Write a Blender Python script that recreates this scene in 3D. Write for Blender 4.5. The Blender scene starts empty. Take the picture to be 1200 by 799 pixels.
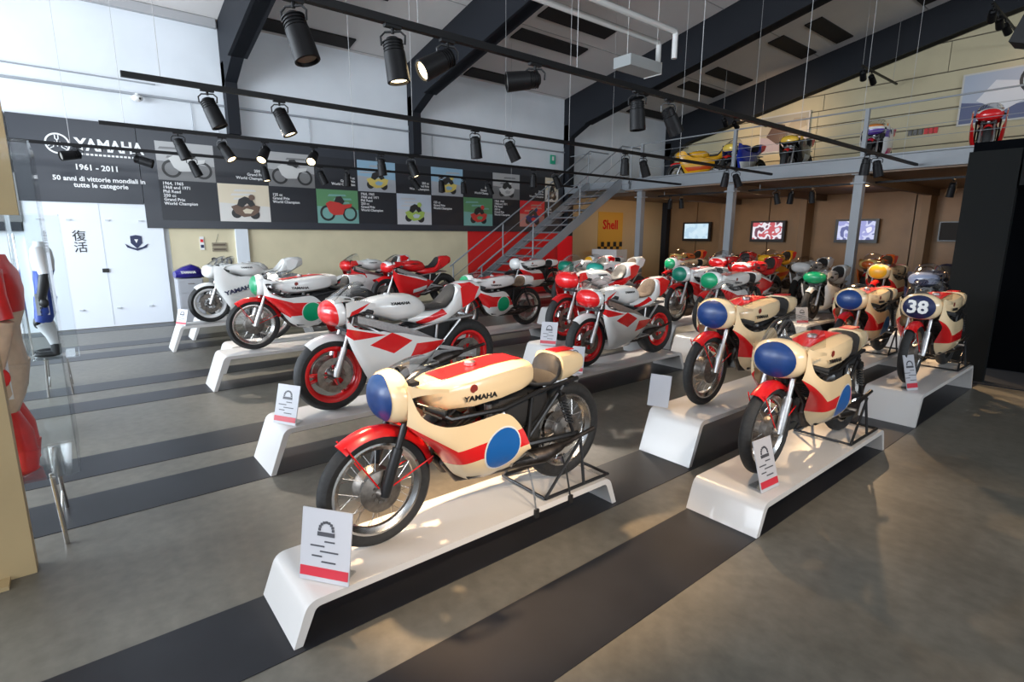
import bpy, math, random
import numpy as np
from mathutils import Vector, Matrix
random.seed(7)
PI = math.pi
S = bpy.context.scene
COL = S.collection

# ------------------------------------------------------------ camera
cam_d = bpy.data.cameras.new('camera'); cam = bpy.data.objects.new('camera', cam_d); COL.objects.link(cam)
cam_d.sensor_fit = 'HORIZONTAL'; cam_d.sensor_width = 36.0; cam_d.lens = 630.09 * 36.0 / 1200.0
cam_d.clip_start = 0.05; cam_d.clip_end = 200
_P, _R, _Y = math.radians(11.065), math.radians(.211), math.radians(-50.864)
fw = Vector((math.sin(_Y) * math.cos(_P), math.cos(_Y) * math.cos(_P), -math.sin(_P)))
r0 = Vector((math.cos(_Y), -math.sin(_Y), 0)); u0 = r0.cross(fw)
rt = r0 * math.cos(_R) + u0 * math.sin(_R); up = -r0 * math.sin(_R) + u0 * math.cos(_R)
cam.matrix_world = Matrix(((rt.x, up.x, -fw.x, 0), (rt.y, up.y, -fw.y, 0), (rt.z, up.z, -fw.z, 1.7), (0, 0, 0, 1)))
S.camera = cam

# ------------------------------------------------------------ view, world, daylight
S.view_settings.view_transform = 'Standard'; S.view_settings.look = 'None'
S.view_settings.gamma = 1; S.view_settings.use_curve_mapping = False
S.view_settings.exposure = 0.0
try:
    S.cycles.use_denoising = True; S.cycles.max_bounces = 7; S.cycles.diffuse_bounces = 3
    S.cycles.glossy_bounces = 3; S.cycles.transparent_max_bounces = 12; S.cycles.sample_clamp_indirect = 4
    S.cycles.caustics_reflective = False; S.cycles.caustics_refractive = False
except Exception:
    pass
W = bpy.data.worlds.new('sky'); S.world = W; W.use_nodes = True
W.node_tree.nodes['Background'].inputs[0].default_value = (.72, .84, 1, 1)
W.node_tree.nodes['Background'].inputs[1].default_value = 1.0

def area(name, loc, target, sx, sy, power, col):
    l = bpy.data.lights.new(name, 'AREA'); l.shape = 'RECTANGLE'; l.size = sx; l.size_y = sy; l.energy = power; l.color = col
    o = bpy.data.objects.new(name, l); COL.objects.link(o); o.location = loc
    o.rotation_euler = (Vector(target) - Vector(loc)).to_track_quat('-Z', 'Y').to_euler(); return o
# daylight through the glazed rear wall (behind the camera) and the high windows of the right wall, plus an added ceiling fill
area('daylight_rear_left', (-8.2, -6.3, 3.0), (-9.5, 4, 3.2), 8.0, 3.4, 1250, (.80, .90, 1))
area('ceiling_fill_rear', (-5, -6.3, 2.6), (-6, 6, 8.5), 14.0, 2.6, 620, (.90, .94, 1))  # added fill lamp, tilted upwards to brighten the ceiling
area('daylight_rear_right', (3, -6.3, 3.2), (1, 6, 3.5), 8.0, 3.0, 60, (.84, .92, 1))
area('daylight_right', (11.4, 3, 4.4), (-6, 4, 4.0), 9.0, 1.6, 800, (.84, .92, 1))

def bulb(name, loc, power, col=(1, .62, .32), r=.12):
    l = bpy.data.lights.new(name, 'POINT'); l.energy = power; l.color = col; l.shadow_soft_size = r
    o = bpy.data.objects.new(name, l); COL.objects.link(o); o.location = loc; return o

# ------------------------------------------------------------ materials
MATS = {}
def mat(name, col, rough=.5, metal=0, coat=0, emit=None, es=1, noise=0, nscale=8, spec=None, bump=0):
    if name in MATS: return MATS[name]
    m = bpy.data.materials.new(name); m.use_nodes = True; nt = m.node_tree; b = nt.nodes['Principled BSDF']
    c = (*col, 1) if len(col) == 3 else col
    b.inputs['Base Color'].default_value = c; b.inputs['Roughness'].default_value = rough
    b.inputs['Metallic'].default_value = metal; b.inputs['Coat Weight'].default_value = coat
    if spec is not None: b.inputs['Specular IOR Level'].default_value = spec
    if emit: b.inputs['Emission Color'].default_value = (*emit, 1); b.inputs['Emission Strength'].default_value = es
    if noise or bump:
        tc = nt.nodes.new('ShaderNodeTexCoord'); n = nt.nodes.new('ShaderNodeTexNoise'); n.inputs['Scale'].default_value = nscale; n.inputs['Detail'].default_value = 5
        nt.links.new(tc.outputs['Object'], n.inputs['Vector'])
        if noise:
            r = nt.nodes.new('ShaderNodeValToRGB'); r.color_ramp.elements[0].position = .3; r.color_ramp.elements[1].position = .7
            r.color_ramp.elements[0].color = (*[x * (1 - noise) for x in col[:3]], 1); r.color_ramp.elements[1].color = (*[min(1, x * (1 + noise)) for x in col[:3]], 1)
            nt.links.new(n.outputs['Fac'], r.inputs['Fac']); nt.links.new(r.outputs['Color'], b.inputs['Base Color'])
        if bump:
            bp = nt.nodes.new('ShaderNodeBump'); bp.inputs['Strength'].default_value = bump; bp.inputs['Distance'].default_value = .01
            nt.links.new(n.outputs['Fac'], bp.inputs['Height']); nt.links.new(bp.outputs['Normal'], b.inputs['Normal'])
    MATS[name] = m; return m

def paint(name, base, regions, rough=.22):
    """car paint whose colour fields are polygons in the thing's own side view (x, z)"""
    if name in MATS: return MATS[name]
    m = bpy.data.materials.new(name); m.use_nodes = True; nt = m.node_tree; b = nt.nodes['Principled BSDF']
    b.inputs['Roughness'].default_value = rough; b.inputs['Coat Weight'].default_value = .5; b.inputs['Coat Roughness'].default_value = .08
    tc = nt.nodes.new('ShaderNodeTexCoord'); sp = nt.nodes.new('ShaderNodeSeparateXYZ'); nt.links.new(tc.outputs['Object'], sp.inputs[0])
    rgb = nt.nodes.new('ShaderNodeRGB'); rgb.outputs[0].default_value = (*base, 1); cur = rgb.outputs[0]
    for col, poly in regions:
        n = len(poly); A = sum(poly[i][0] * poly[(i + 1) % n][1] - poly[(i + 1) % n][0] * poly[i][1] for i in range(n)) / 2
        if A < 0: poly = poly[::-1]
        acc = None
        for i in range(n):
            (x0, y0), (x1, y1) = poly[i], poly[(i + 1) % n]
            nx, ny = -(y1 - y0), (x1 - x0); L = math.hypot(nx, ny); nx /= L; ny /= L; d = -(nx * x0 + ny * y0)
            a = nt.nodes.new('ShaderNodeMath'); a.operation = 'MULTIPLY_ADD'; a.inputs[1].default_value = nx; a.inputs[2].default_value = d
            nt.links.new(sp.outputs['X'], a.inputs[0])
            c = nt.nodes.new('ShaderNodeMath'); c.operation = 'MULTIPLY_ADD'; c.inputs[1].default_value = ny
            nt.links.new(sp.outputs['Z'], c.inputs[0]); nt.links.new(a.outputs[0], c.inputs[2])
            if acc is None: acc = c.outputs[0]
            else:
                q = nt.nodes.new('ShaderNodeMath'); q.operation = 'MINIMUM'; nt.links.new(acc, q.inputs[0]); nt.links.new(c.outputs[0], q.inputs[1]); acc = q.outputs[0]
        g = nt.nodes.new('ShaderNodeMath'); g.operation = 'GREATER_THAN'; g.inputs[1].default_value = 0; nt.links.new(acc, g.inputs[0])
        mx = nt.nodes.new('ShaderNodeMixRGB'); nt.links.new(g.outputs[0], mx.inputs[0]); nt.links.new(cur, mx.inputs[1]); mx.inputs[2].default_value = (*col, 1); cur = mx.outputs[0]
    nt.links.new(cur, b.inputs['Base Color']); MATS[name] = m; return m

def glass(name, tint=(1, 1, 1), refl=.12):
    if name in MATS: return MATS[name]
    m = bpy.data.materials.new(name); m.use_nodes = True; nt = m.node_tree; nt.nodes.clear()
    o = nt.nodes.new('ShaderNodeOutputMaterial'); t = nt.nodes.new('ShaderNodeBsdfTransparent'); t.inputs[0].default_value = (*tint, 1)
    g = nt.nodes.new('ShaderNodeBsdfGlossy'); g.inputs['Roughness'].default_value = .05
    f = nt.nodes.new('ShaderNodeLayerWeight'); f.inputs[0].default_value = refl * 2
    mx = nt.nodes.new('ShaderNodeMixShader'); nt.links.new(f.outputs['Facing'], mx.inputs[0]); nt.links.new(t.outputs[0], mx.inputs[1]); nt.links.new(g.outputs[0], mx.inputs[2])
    nt.links.new(mx.outputs[0], o.inputs[0]); MATS[name] = m; return m

CREAM = (.86, .66, .40); WHITE = (.82, .82, .80); RED = (.72, .012, .015); BLUE = (.004, .036, .16); GREEN = (.0, .30, .12)
BLACK = (.012, .012, .013)
rubber = mat('tyre_rubber', (.018, .018, .018), .7, noise=.3, nscale=40)
blackm = mat('black_painted_metal', BLACK, .35)
blackmatt = mat('black_matt', (.015, .015, .016), .75)
steel = mat('polished_steel', (.62, .60, .57), .22, 1)
alu = mat('brushed_aluminium', (.55, .55, .55), .38, 1, noise=.1, nscale=60)
darksteel = mat('dark_cast_metal', (.10, .095, .09), .45, .8, noise=.4, nscale=30)
vinyl = mat('black_vinyl', (.02, .018, .017), .55, noise=.2, nscale=30)
brownv = mat('brown_suede', (.20, .13, .08), .8, noise=.2, nscale=30)
redp = mat('red_paint', RED, .25, coat=.5); whitep = mat('white_paint', WHITE, .25, coat=.5); creamp = mat('cream_paint', CREAM, .25, coat=.5)
bluelit = mat('blue_paint_lit', (.01, .12, .42), .3, coat=.3)  # brighter copy of the blue paint, bright light put into its colour
bluep = mat('blue_paint', BLUE, .38, coat=.1, noise=.12, nscale=20); greenp = mat('green_paint', GREEN, .35, coat=.3)
navyp = mat('navy_paint', (.012, .02, .075), .35, coat=.3); yellowp = mat('yellow_paint', (.85, .42, .02), .35); orangep = mat('orange_paint', (.85, .20, .03), .35)
clear = glass('clear_perspex', (.93, .94, .94), .14)
acrylic = glass('acrylic_sheet', (.96, .97, .97), .10)
castm = mat('grey_cast_drum', (.22, .20, .18), .42, .85, noise=.35, nscale=25)
exhm = mat('exhaust_metal', (.07, .06, .055), .45, .9, noise=.5, nscale=20)
goldm = mat('gold_anodised', (.55, .36, .12), .35, 1)

# ------------------------------------------------------------ mesh helpers
class MB:
    def __init__(s): s.v = []; s.f = []; s.m = []
    def add(s, vs, fs, m=0):
        o = len(s.v); s.v += [tuple(p) for p in vs]; s.f += [tuple(i + o for i in f) for f in fs]; s.m += [m] * len(fs); return s
    def box(s, cx, cy, cz, sx, sy, sz, m=0, R=None):
        vs = [Vector((a * sx / 2, b * sy / 2, c * sz / 2)) for a in (-1, 1) for b in (-1, 1) for c in (-1, 1)]
        if R is not None: vs = [R @ p for p in vs]
        return s.add([(p.x + cx, p.y + cy, p.z + cz) for p in vs], [(0, 1, 3, 2), (4, 6, 7, 5), (0, 4, 5, 1), (2, 3, 7, 6), (0, 2, 6, 4), (1, 5, 7, 3)], m)
    def bar(s, a, b, w, h, m=0):
        a = Vector(a); b = Vector(b); d = b - a; L = d.length; q = d.to_track_quat('X', 'Z').to_matrix(); c = (a + b) / 2
        return s.box(c.x, c.y, c.z, L, w, h, m, q)
    def tube(s, pts, r, n=8, m=0, closed=False):
        P = [Vector(p) for p in pts]; k = len(P); rs = r if isinstance(r, (list, tuple)) else [r] * k; vs = []; fs = []
        ref = None
        for i in range(k):
            a = P[i - 1] if (i > 0 or closed) else P[i]; b = P[(i + 1) % k] if (i < k - 1 or closed) else P[i]
            d = (b - a).normalized()
            if ref is None: ref = Vector((0, 0, 1)) if abs(d.z) < .9 else Vector((1, 0, 0))
            u = (ref - d * ref.dot(d)).normalized(); ref = u; w = d.cross(u)
            vs += [P[i] + (u * math.cos(2 * PI * j / n) + w * math.sin(2 * PI * j / n)) * rs[i] for j in range(n)]
        for i in range(k if closed else k - 1):
            for j in range(n): fs.append((i * n + j, i * n + (j + 1) % n, ((i + 1) % k) * n + (j + 1) % n, ((i + 1) % k) * n + j))
        if not closed: fs.append(tuple(range(n))[::-1]); fs.append(tuple((k - 1) * n + j for j in range(n)))
        return s.add(vs, fs, m)
    def lathe(s, prof, c=(0, 0, 0), n=32, m=0, closed=False, axis='y', a0=0, a1=2 * PI):
        """prof: (along axis, radius) pairs"""
        full = abs(a1 - a0 - 2 * PI) < 1e-6; N = n if full else n + 1; k = len(prof); vs = []; fs = []
        for j in range(N):
            t = a0 + (a1 - a0) * j / n; C_, S_ = math.cos(t), math.sin(t)
            for h, r in prof:
                if axis == 'y': p = (c[0] + r * C_, c[1] + h, c[2] + r * S_)
                elif axis == 'z': p = (c[0] + r * C_, c[1] + r * S_, c[2] + h)
                else: p = (c[0] + h, c[1] + r * C_, c[2] + r * S_)
                vs.append(p)
        for j in range(n):
            j2 = (j + 1) % N
            for i in range(k if closed else k - 1):
                i2 = (i + 1) % k; fs.append((j * k + i, j * k + i2, j2 * k + i2, j2 * k + i))
        return s.add(vs, fs, m)
    def loft(s, st, n=20, m=0):
        """stations along x: (x, z_bottom, z_top, half_width, exponent)"""
        vs = []; fs = []; k = len(st)
        for x, zb, zt, hw, e in st:
            zc, hh = (zb + zt) / 2, (zt - zb) / 2
            for j in range(n):
                t = 2 * PI * (j + .5) / n; c_, s_ = math.cos(t), math.sin(t); q = (abs(c_) ** e + abs(s_) ** e) ** (-1 / e)
                vs.append((x, hw * c_ * q, zc + hh * s_ * q))
        for i in range(k - 1):
            for j in range(n): fs.append((i * n + j, i * n + (j + 1) % n, (i + 1) * n + (j + 1) % n, (i + 1) * n + j))
        fs.append(tuple(range(n))); fs.append(tuple((k - 1) * n + j for j in range(n))[::-1])
        return s.add(vs, fs, m)
    def prism(s, poly, y0, y1, m=0, axis='y'):
        n = len(poly)
        def P(a, b, h): return (a, h, b) if axis == 'y' else ((h, a, b) if axis == 'x' else (a, b, h))
        vs = [P(a, b, y0) for a, b in poly] + [P(a, b, y1) for a, b in poly]
        fs = [tuple(range(n)), tuple(range(2 * n - 1, n - 1, -1))] + [(i, (i + 1) % n, n + (i + 1) % n, n + i) for i in range(n)]
        return s.add(vs, fs, m)
    def grid(s, G, m=0, flip=False):
        a, b = len(G), len(G[0]); vs = [p for r in G for p in r]; fs = []
        for i in range(a - 1):
            for j in range(b - 1):
                q = (i * b + j, (i + 1) * b + j, (i + 1) * b + j + 1, i * b + j + 1); fs.append(q[::-1] if flip else q)
        return s.add(vs, fs, m)
    def ell(s, c, r, n=16, k=10, m=0):
        vs = []; fs = []
        for i in range(k + 1):
            p = PI * i / k
            for j in range(n):
                t = 2 * PI * j / n; vs.append((c[0] + r[0] * math.sin(p) * math.cos(t), c[1] + r[1] * math.sin(p) * math.sin(t), c[2] + r[2] * math.cos(p)))
        for i in range(k):
            for j in range(n): fs.append((i * n + j, (i + 1) * n + j, (i + 1) * n + (j + 1) % n, i * n + (j + 1) % n))
        return s.add(vs, fs, m)
    def mesh(s, name, mats, smooth=True):
        me = bpy.data.meshes.new(name); me.from_pydata(s.v, [], s.f)
        for q in (mats if isinstance(mats, (list, tuple)) else [mats]): me.materials.append(q)
        me.polygons.foreach_set('material_index', s.m)
        me.update()
        import bmesh
        b = bmesh.new(); b.from_mesh(me); bmesh.ops.remove_doubles(b, verts=b.verts, dist=1e-5); bmesh.ops.recalc_face_normals(b, faces=b.faces); b.to_mesh(me); b.free()
        if smooth:
            me.polygons.foreach_set('use_smooth', [True] * len(me.polygons))
            try: me.set_sharp_from_angle(angle=math.radians(38))
            except Exception: pass
        return me

def link(name, me, parent=None, loc=None, rot=None):
    o = bpy.data.objects.new(name, me); COL.objects.link(o)
    if parent: o.parent = parent
    if loc: o.location = loc
    if rot: o.rotation_euler = rot
    return o
def tag(o, label=None, cat=None, group=None, kind=None):
    if label: o['label'] = label
    if cat: o['category'] = cat
    if group: o['group'] = group
    if kind: o['kind'] = kind
    return o
def empty(name, loc=(0, 0, 0), rz=0, label=None, cat=None, group=None):
    o = bpy.data.objects.new(name, None); o.empty_display_size = .1; COL.objects.link(o); o.location = loc; o.rotation_euler = (0, 0, rz)
    return tag(o, label, cat, group)
MC = {}
def part(name, key, fn, mats, parent, smooth=True):
    """mesh built once per key and shared by alike pieces"""
    ml = mats if isinstance(mats, (list, tuple)) else [mats]
    k = (key, tuple(q.name for q in ml))
    if k not in MC:
        b = MB(); fn(b); MC[k] = b.mesh(name, ml, smooth)
    return link(name, MC[k], parent)
def struct(name, b, mats, parent=None, smooth=False):
    o = link(name, b.mesh(name, mats, smooth), parent)
    if not parent: o['kind'] = 'structure'
    return o
TC = {}
def text(name, s, size, material, parent, loc, rot, ext=.001, bold=0.0, sx=1.0, align='CENTER', shear=0, spacing=1.0, line=1.0):
    k = (s, size, material.name, ext, bold, sx, align, shear, spacing, line)
    if k not in TC:
        c = bpy.data.curves.new('lettering', 'FONT'); c.body = s; c.size = size; c.extrude = ext; c.offset = bold; c.align_x = align; c.align_y = 'CENTER'; c.shear = shear
        c.space_character = spacing; c.space_line = line; c.resolution_u = 2
        t = bpy.data.objects.new('tmp', c); COL.objects.link(t)
        me = bpy.data.meshes.new_from_object(t, depsgraph=bpy.context.evaluated_depsgraph_get()); me.name = 'lettering'
        bpy.data.objects.remove(t)
        me.materials.clear(); me.materials.append(material)
        if sx != 1: me.transform(Matrix.Diagonal((sx, 1, 1, 1)))
        TC[k] = me
    return link(name, TC[k], parent, loc, rot)
SIDE = (PI / 2, 0, PI)          # lettering on a bike's left flank
FRONT = (PI / 2, 0, PI / 2)     # lettering facing the bike's +x
WALLX = (PI / 2, 0, PI / 2)     # lettering on the left wall, facing +X
WALLY = (PI / 2, 0, 0)          # lettering facing -Y

# ============================================================ MOTORCYCLE
def curve(pts, xs):
    pts = sorted(pts); a = [p[0] for p in pts]; b = [p[1] for p in pts]
    y = np.interp(xs, a, b)
    for _ in range(2): y[1:-1] = (y[:-2] + 2 * y[1:-1] + y[2:]) / 4
    return y
class Skin:
    """one flank of a fairing: outline in side view plus its bulge"""
    def __init__(s, top, bot, wid, g, x0, x1, nx=44, nt=14, p=3.0, yadd=0):
        s.xs = np.linspace(x0, x1, nx); s.top = curve(top, s.xs); s.bot = curve(bot, s.xs); s.w = curve(wid, s.xs); s.g = curve(g, s.xs); s.nt = nt; s.p = p; s.yadd = yadd
    def y(s, x, z):
        t, b, w, g = (np.interp(x, s.xs, q) for q in (s.top, s.bot, s.w, s.g))
        u = min(1, max(0, (t - z) / max(1e-4, t - b))); return w * (1 - (1 - g) * u ** s.p) + s.yadd
    def build(s, b, m=0):
        for sg in (1, -1):
            G = []
            for i, x in enumerate(s.xs):
                r = []
                for j in range(s.nt + 1):
                    z = s.top[i] + (s.bot[i] - s.top[i]) * (j / s.nt) ** .8; r.append((x, sg * s.y(x, z), z))
                G.append(r)
            b.grid(G, m)
    def disc(s, b, cx, cz, r, off, sg=1, n=28, k=4, rz=None):
        rz = rz or r; vs = [(cx, sg * (s.y(cx, cz) + off), cz)]
        for i in range(1, k + 1):
            for j in range(n):
                t = 2 * PI * j / n; x = cx + r * i / k * math.cos(t); z = cz + rz * i / k * math.sin(t); vs.append((x, sg * (s.y(x, z) + off), z))
        fs = [(0, 1 + j, 1 + (j + 1) % n) for j in range(n)]
        for i in range(k - 1):
            for j in range(n): fs.append((1 + i * n + j, 1 + i * n + (j + 1) % n, 1 + (i + 1) * n + (j + 1) % n, 1 + (i + 1) * n + j))
        b.add(vs, fs)

CL = Skin(top=[(.57, .84), (.555, .81), (.545, .75), (.53, .69), (.47, .64), (.40, .61), (.31, .60), (.2, .605), (.07, .615), (0, .59), (-.06, .53), (-.12, .45), (-.16, .36)],
          bot=[(.57, .64), (.54, .60), (.49, .55), (.42, .48), (.34, .38), (.28, .28), (.2, .225), (.05, .20), (-.06, .22), (-.12, .28), (-.16, .34)],
          wid=[(.57, .166), (.54, .192), (.49, .215), (.42, .232), (.35, .237), (.1, .235), (-.05, .225), (-.16, .205)],
          g=[(.60, .9), (.5, .85), (.42, .6), (.34, .40), (.28, .3), (.0, .3), (-.16, .6)], x0=-.16, x1=.565, p=4.5, nt=18)
CLU = Skin(top=[(.57, .835), (.50, .81), (.42, .80), (.36, .785)], bot=[(.57, .76), (.54, .775), (.5, .78), (.4, .775), (.36, .77)],
           wid=[(.57, .166), (.53, .19), (.46, .205), (.32, .20)], g=[(.6, 1), (.32, 1)], x0=.36, x1=.56, nx=16, nt=5, p=1)
MO = Skin(top=[(.61, .80), (.605, .76), (.59, .71), (.53, .67), (.42, .645), (.30, .62), (.15, .60), (0, .555), (-.15, .52), (-.27, .485)],
          bot=[(.61, .66), (.60, .60), (.56, .50), (.50, .38), (.44, .27), (.38, .19), (.25, .165), (.1, .18), (0, .225), (-.12, .32), (-.22, .42), (-.27, .46)],
          wid=[(.655, .185), (.64, .195), (.60, .225), (.5, .25), (.1, .25), (-.1, .23), (-.27, .19)],
          g=[(.7, .9), (.6, .85), (.48, .65), (.38, .42), (.3, .36), (.05, .36), (-.1, .5), (-.27, .8)], x0=-.27, x1=.605, p=4.5, nt=18)
MOU = Skin(top=[(.61, .865), (.55, .882), (.45, .88), (.36, .85)], bot=[(.655, .74), (.64, .745), (.55, .775), (.45, .80), (.36, .81)],
           wid=[(.655, .185), (.62, .20), (.58, .215), (.36, .20)], g=[(.7, 1), (.36, 1)], x0=.36, x1=.60, nx=16, nt=5, p=1)
# fully closed flank of the white machine
FU = Skin(top=[(.61, .865), (.58, .875), (.5, .86), (.42, .76), (.3, .70), (.1, .70), (-.1, .66), (-.27, .60)], bot=MO and [(.70, .69), (.64, .62), (.57, .50), (.50, .38), (.44, .27), (.38, .19), (.25, .165), (.1, .18), (0, .225), (-.12, .32), (-.22, .42), (-.27, .46)],
          wid=[(.655, .185), (.64, .195), (.60, .225), (.5, .25), (.1, .25), (-.1, .23), (-.27, .19)], g=[(.7, .9), (.6, .85), (.48, .65), (.38, .42), (.3, .36), (.05, .36), (-.1, .5), (-.27, .8)], x0=-.27, x1=.605, p=4.5, nt=18)

def nose_fn(b, c, r, off=0, disc=None, k=14, n=28):
    """front half of an ellipsoid; disc=(ry, rz) keeps only an oval patch, which is offset outwards"""
    a, w, h = r; vs = []; fs = []
    eh, ev = 2.1, 2.3
    def xf(y, z):
        q = max(0, 1 - abs(z / h) ** ev); wl = w * q ** (1 / ev) + 1e-6
        return c[0] + a * q ** (1 / ev) * max(0, 1 - min(1, abs(y) / wl) ** eh) ** (1 / eh)
    if disc:
        vs.append((xf(0, 0) + off, 0, c[2]))
        for i in range(1, 7):
            for j in range(n):
                t = 2 * PI * j / n; y = disc[0] * i / 6 * math.cos(t); z = disc[1] * i / 6 * math.sin(t); vs.append((xf(y, z) + off, y * 1.01, c[2] + z))
        fs = [(0, 1 + j, 1 + (j + 1) % n) for j in range(n)]
        for i in range(5):
            for j in range(n): fs.append((1 + i * n + j, 1 + i * n + (j + 1) % n, 1 + (i + 1) * n + (j + 1) % n, 1 + (i + 1) * n + j))
        b.add(vs, fs)
    else:
        G = []
        for i in range(19):
            v = -PI / 2 + PI * i / 18; z = h * math.copysign(abs(math.sin(v)) ** (2 / ev), v); q = max(0, 1 - abs(z / h) ** ev) ** (1 / ev); row = []
            for j in range(25):
                u = -PI / 2 + PI * j / 24; row.append((c[0] + a * q * abs(math.cos(u)) ** (2 / eh), w * q * math.copysign(abs(math.sin(u)) ** (2 / eh), u), c[2] + z))
            G.append(row)
        b.grid(G)

def screen_fn(b, x0, x1, zb0, zb1, h0, h1, w0, w1):
    G = []
    for i in range(9):
        s = i / 8; x = x0 + (x1 - x0) * s; zb = zb0 + (zb1 - zb0) * s; h = h0 + (h1 - h0) * math.sin(s * PI / 2); w = w0 + (w1 - w0) * s
        G.append([(x, w * math.cos(PI * j / 14), zb + h * math.sin(PI * j / 14) ** .8) for j in range(15)])
    b.grid(G)

def wheel(parent, x, R, tw, style, rimm, spm, drum, disc_, tag_):
    kf = .92 if style == 'wire' else .72
    def tyre(b):
        h = tw / 2; rr = R - tw * kf
        b.lathe([(-h * .55, rr), (-h * .95, rr + .3 * (R - rr)), (-h, rr + .58 * (R - rr)), (-h * .8, R - .018), (-h * .42, R - .004), (0, R), (h * .42, R - .004), (h * .8, R - .018), (h, rr + .58 * (R - rr)), (h * .95, rr + .3 * (R - rr)), (h * .55, rr)], (x, 0, R), 48)
    w = part('wheel', ('tyre', x, R, tw), tyre, rubber, parent)
    rr = R - tw * kf
    if style == 'wire':
        def rim(b):
            h = tw * .34; b.lathe([(-h, rr + .012), (-h * 1.05, rr - .004), (-h * .8, rr - .012), (-h * .45, rr - .028), (0, rr - .032), (h * .45, rr - .028), (h * .8, rr - .012), (h * 1.05, rr - .004), (h, rr + .012)], (x, 0, R), 48)
        part('rim', ('wrim', x, R, tw), rim, steel, w)
        def sp(b):
            n = 36
            for i in range(n):
                a = 2 * PI * i / n; sg = 1 if i % 2 else -1; a2 = a + (.55 if (i // 2) % 2 else -.55)
                b.tube([(x + .055 * math.cos(a2), sg * .045, R + .055 * math.sin(a2)), (x + (rr - .012) * math.cos(a), sg * .008, R + (rr - .012) * math.sin(a))], .0014, 3)
        tag(part('spokes', ('spk', x, R, tw), sp, steel, w), kind='stuff')
        def hub(b):
            r = .105 if drum else .05
            b.lathe([(-.075, 0), (-.075, .03), (-.06, r * .7), (-.05, r), (-.03, r * .98), (0, r * .85), (.03, r * .98), (.05, r), (.056, r * .8), (.066, r * .35), (.09, .022), (.09, 0)], (x, 0, R), 28)
            if drum:
                for k in range(10):
                    t = 2 * PI * k / 10; b.tube([(x + .045 * math.cos(t), .057, R + .045 * math.sin(t)), (x + .045 * math.cos(t), .070, R + .045 * math.sin(t))], .010, 6)
        part('hub', ('hub', x, R, drum), hub, castm, w)
    else:
        def rim(b):
            h = tw * .42; b.lathe([(-h, rr + .014), (-h, rr - .006), (-h * .75, rr - .022), (0, rr - .034), (h * .75, rr - .022), (h, rr - .006), (h, rr + .014)], (x, 0, R), 48)
            for k in range(3):
                t = PI / 2 + 2 * PI * k / 3 + .4
                for dt in (-.16, .16):
                    b.tube([(x + .035 * math.cos(t), 0, R + .035 * math.sin(t)), (x + (rr - .02) * math.cos(t + dt), 0, R + (rr - .02) * math.sin(t + dt))], [.022, .014], 6)
        part('rim', ('crim', x, R, tw), rim, rimm, w)
        def hub(b): b.lathe([(-.06, 0), (-.06, .03), (-.02, .045), (.02, .045), (.06, .03), (.075, .018), (.075, 0)], (x, 0, R), 20)
        part('hub', ('chub', x, R), hub, darksteel, w)
    if disc_:
        for sg in ((1, -1) if x > 0 else (1,)):
            def dk(b):
                y0 = sg * .062; b.lathe([(y0 - .003, .085), (y0 + .003, .085), (y0 + .003, .138), (y0 - .003, .138)], (x, 0, R), 36, closed=True)
                for k in range(6):
                    t = 2 * PI * k / 6; b.tube([(x + .04 * math.cos(t), y0 * .85, R + .04 * math.sin(t)), (x + .095 * math.cos(t + .2), y0, R + .095 * math.sin(t + .2))], .007, 5)
                for k in range(18):
                    t = 2 * PI * k / 18; rd = .105 + .014 * (k % 3); b.tube([(x + rd * math.cos(t), y0 - .0045, R + rd * math.sin(t)), (x + rd * math.cos(t), y0 + .0045, R + rd * math.sin(t))], .004, 5)
            part('brake_disc', ('bd', x, R, sg), dk, castm, w)
    return w

def arcpts(cx, cz, r, a0, a1, n):
    return [(cx + r * math.cos(math.radians(a0 + (a1 - a0) * i / n)), cz + r * math.sin(math.radians(a0 + (a1 - a0) * i / n))) for i in range(n + 1)]

def fender_fn(b, R, a0, a1, hw, r):
    G = []
    for (x, z) in arcpts(.66, R, r, a0, a1, 16):
        d = Vector((x - .66, z - R)).normalized(); row = []
        for j in range(9):
            u = -1 + 2 * j / 8; k = -.045 * abs(u) ** 3; row.append((x + d.x * k, hw * u, z + d.y * k))
        G.append(row)
    b.grid(G)
    G2 = [[(p[0] - (p[0] - .66) * .012, p[1] * .97, p[2] - (p[2] - R) * .012) for p in r_] for r_ in G]; b.grid(G2, flip=True)

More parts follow.
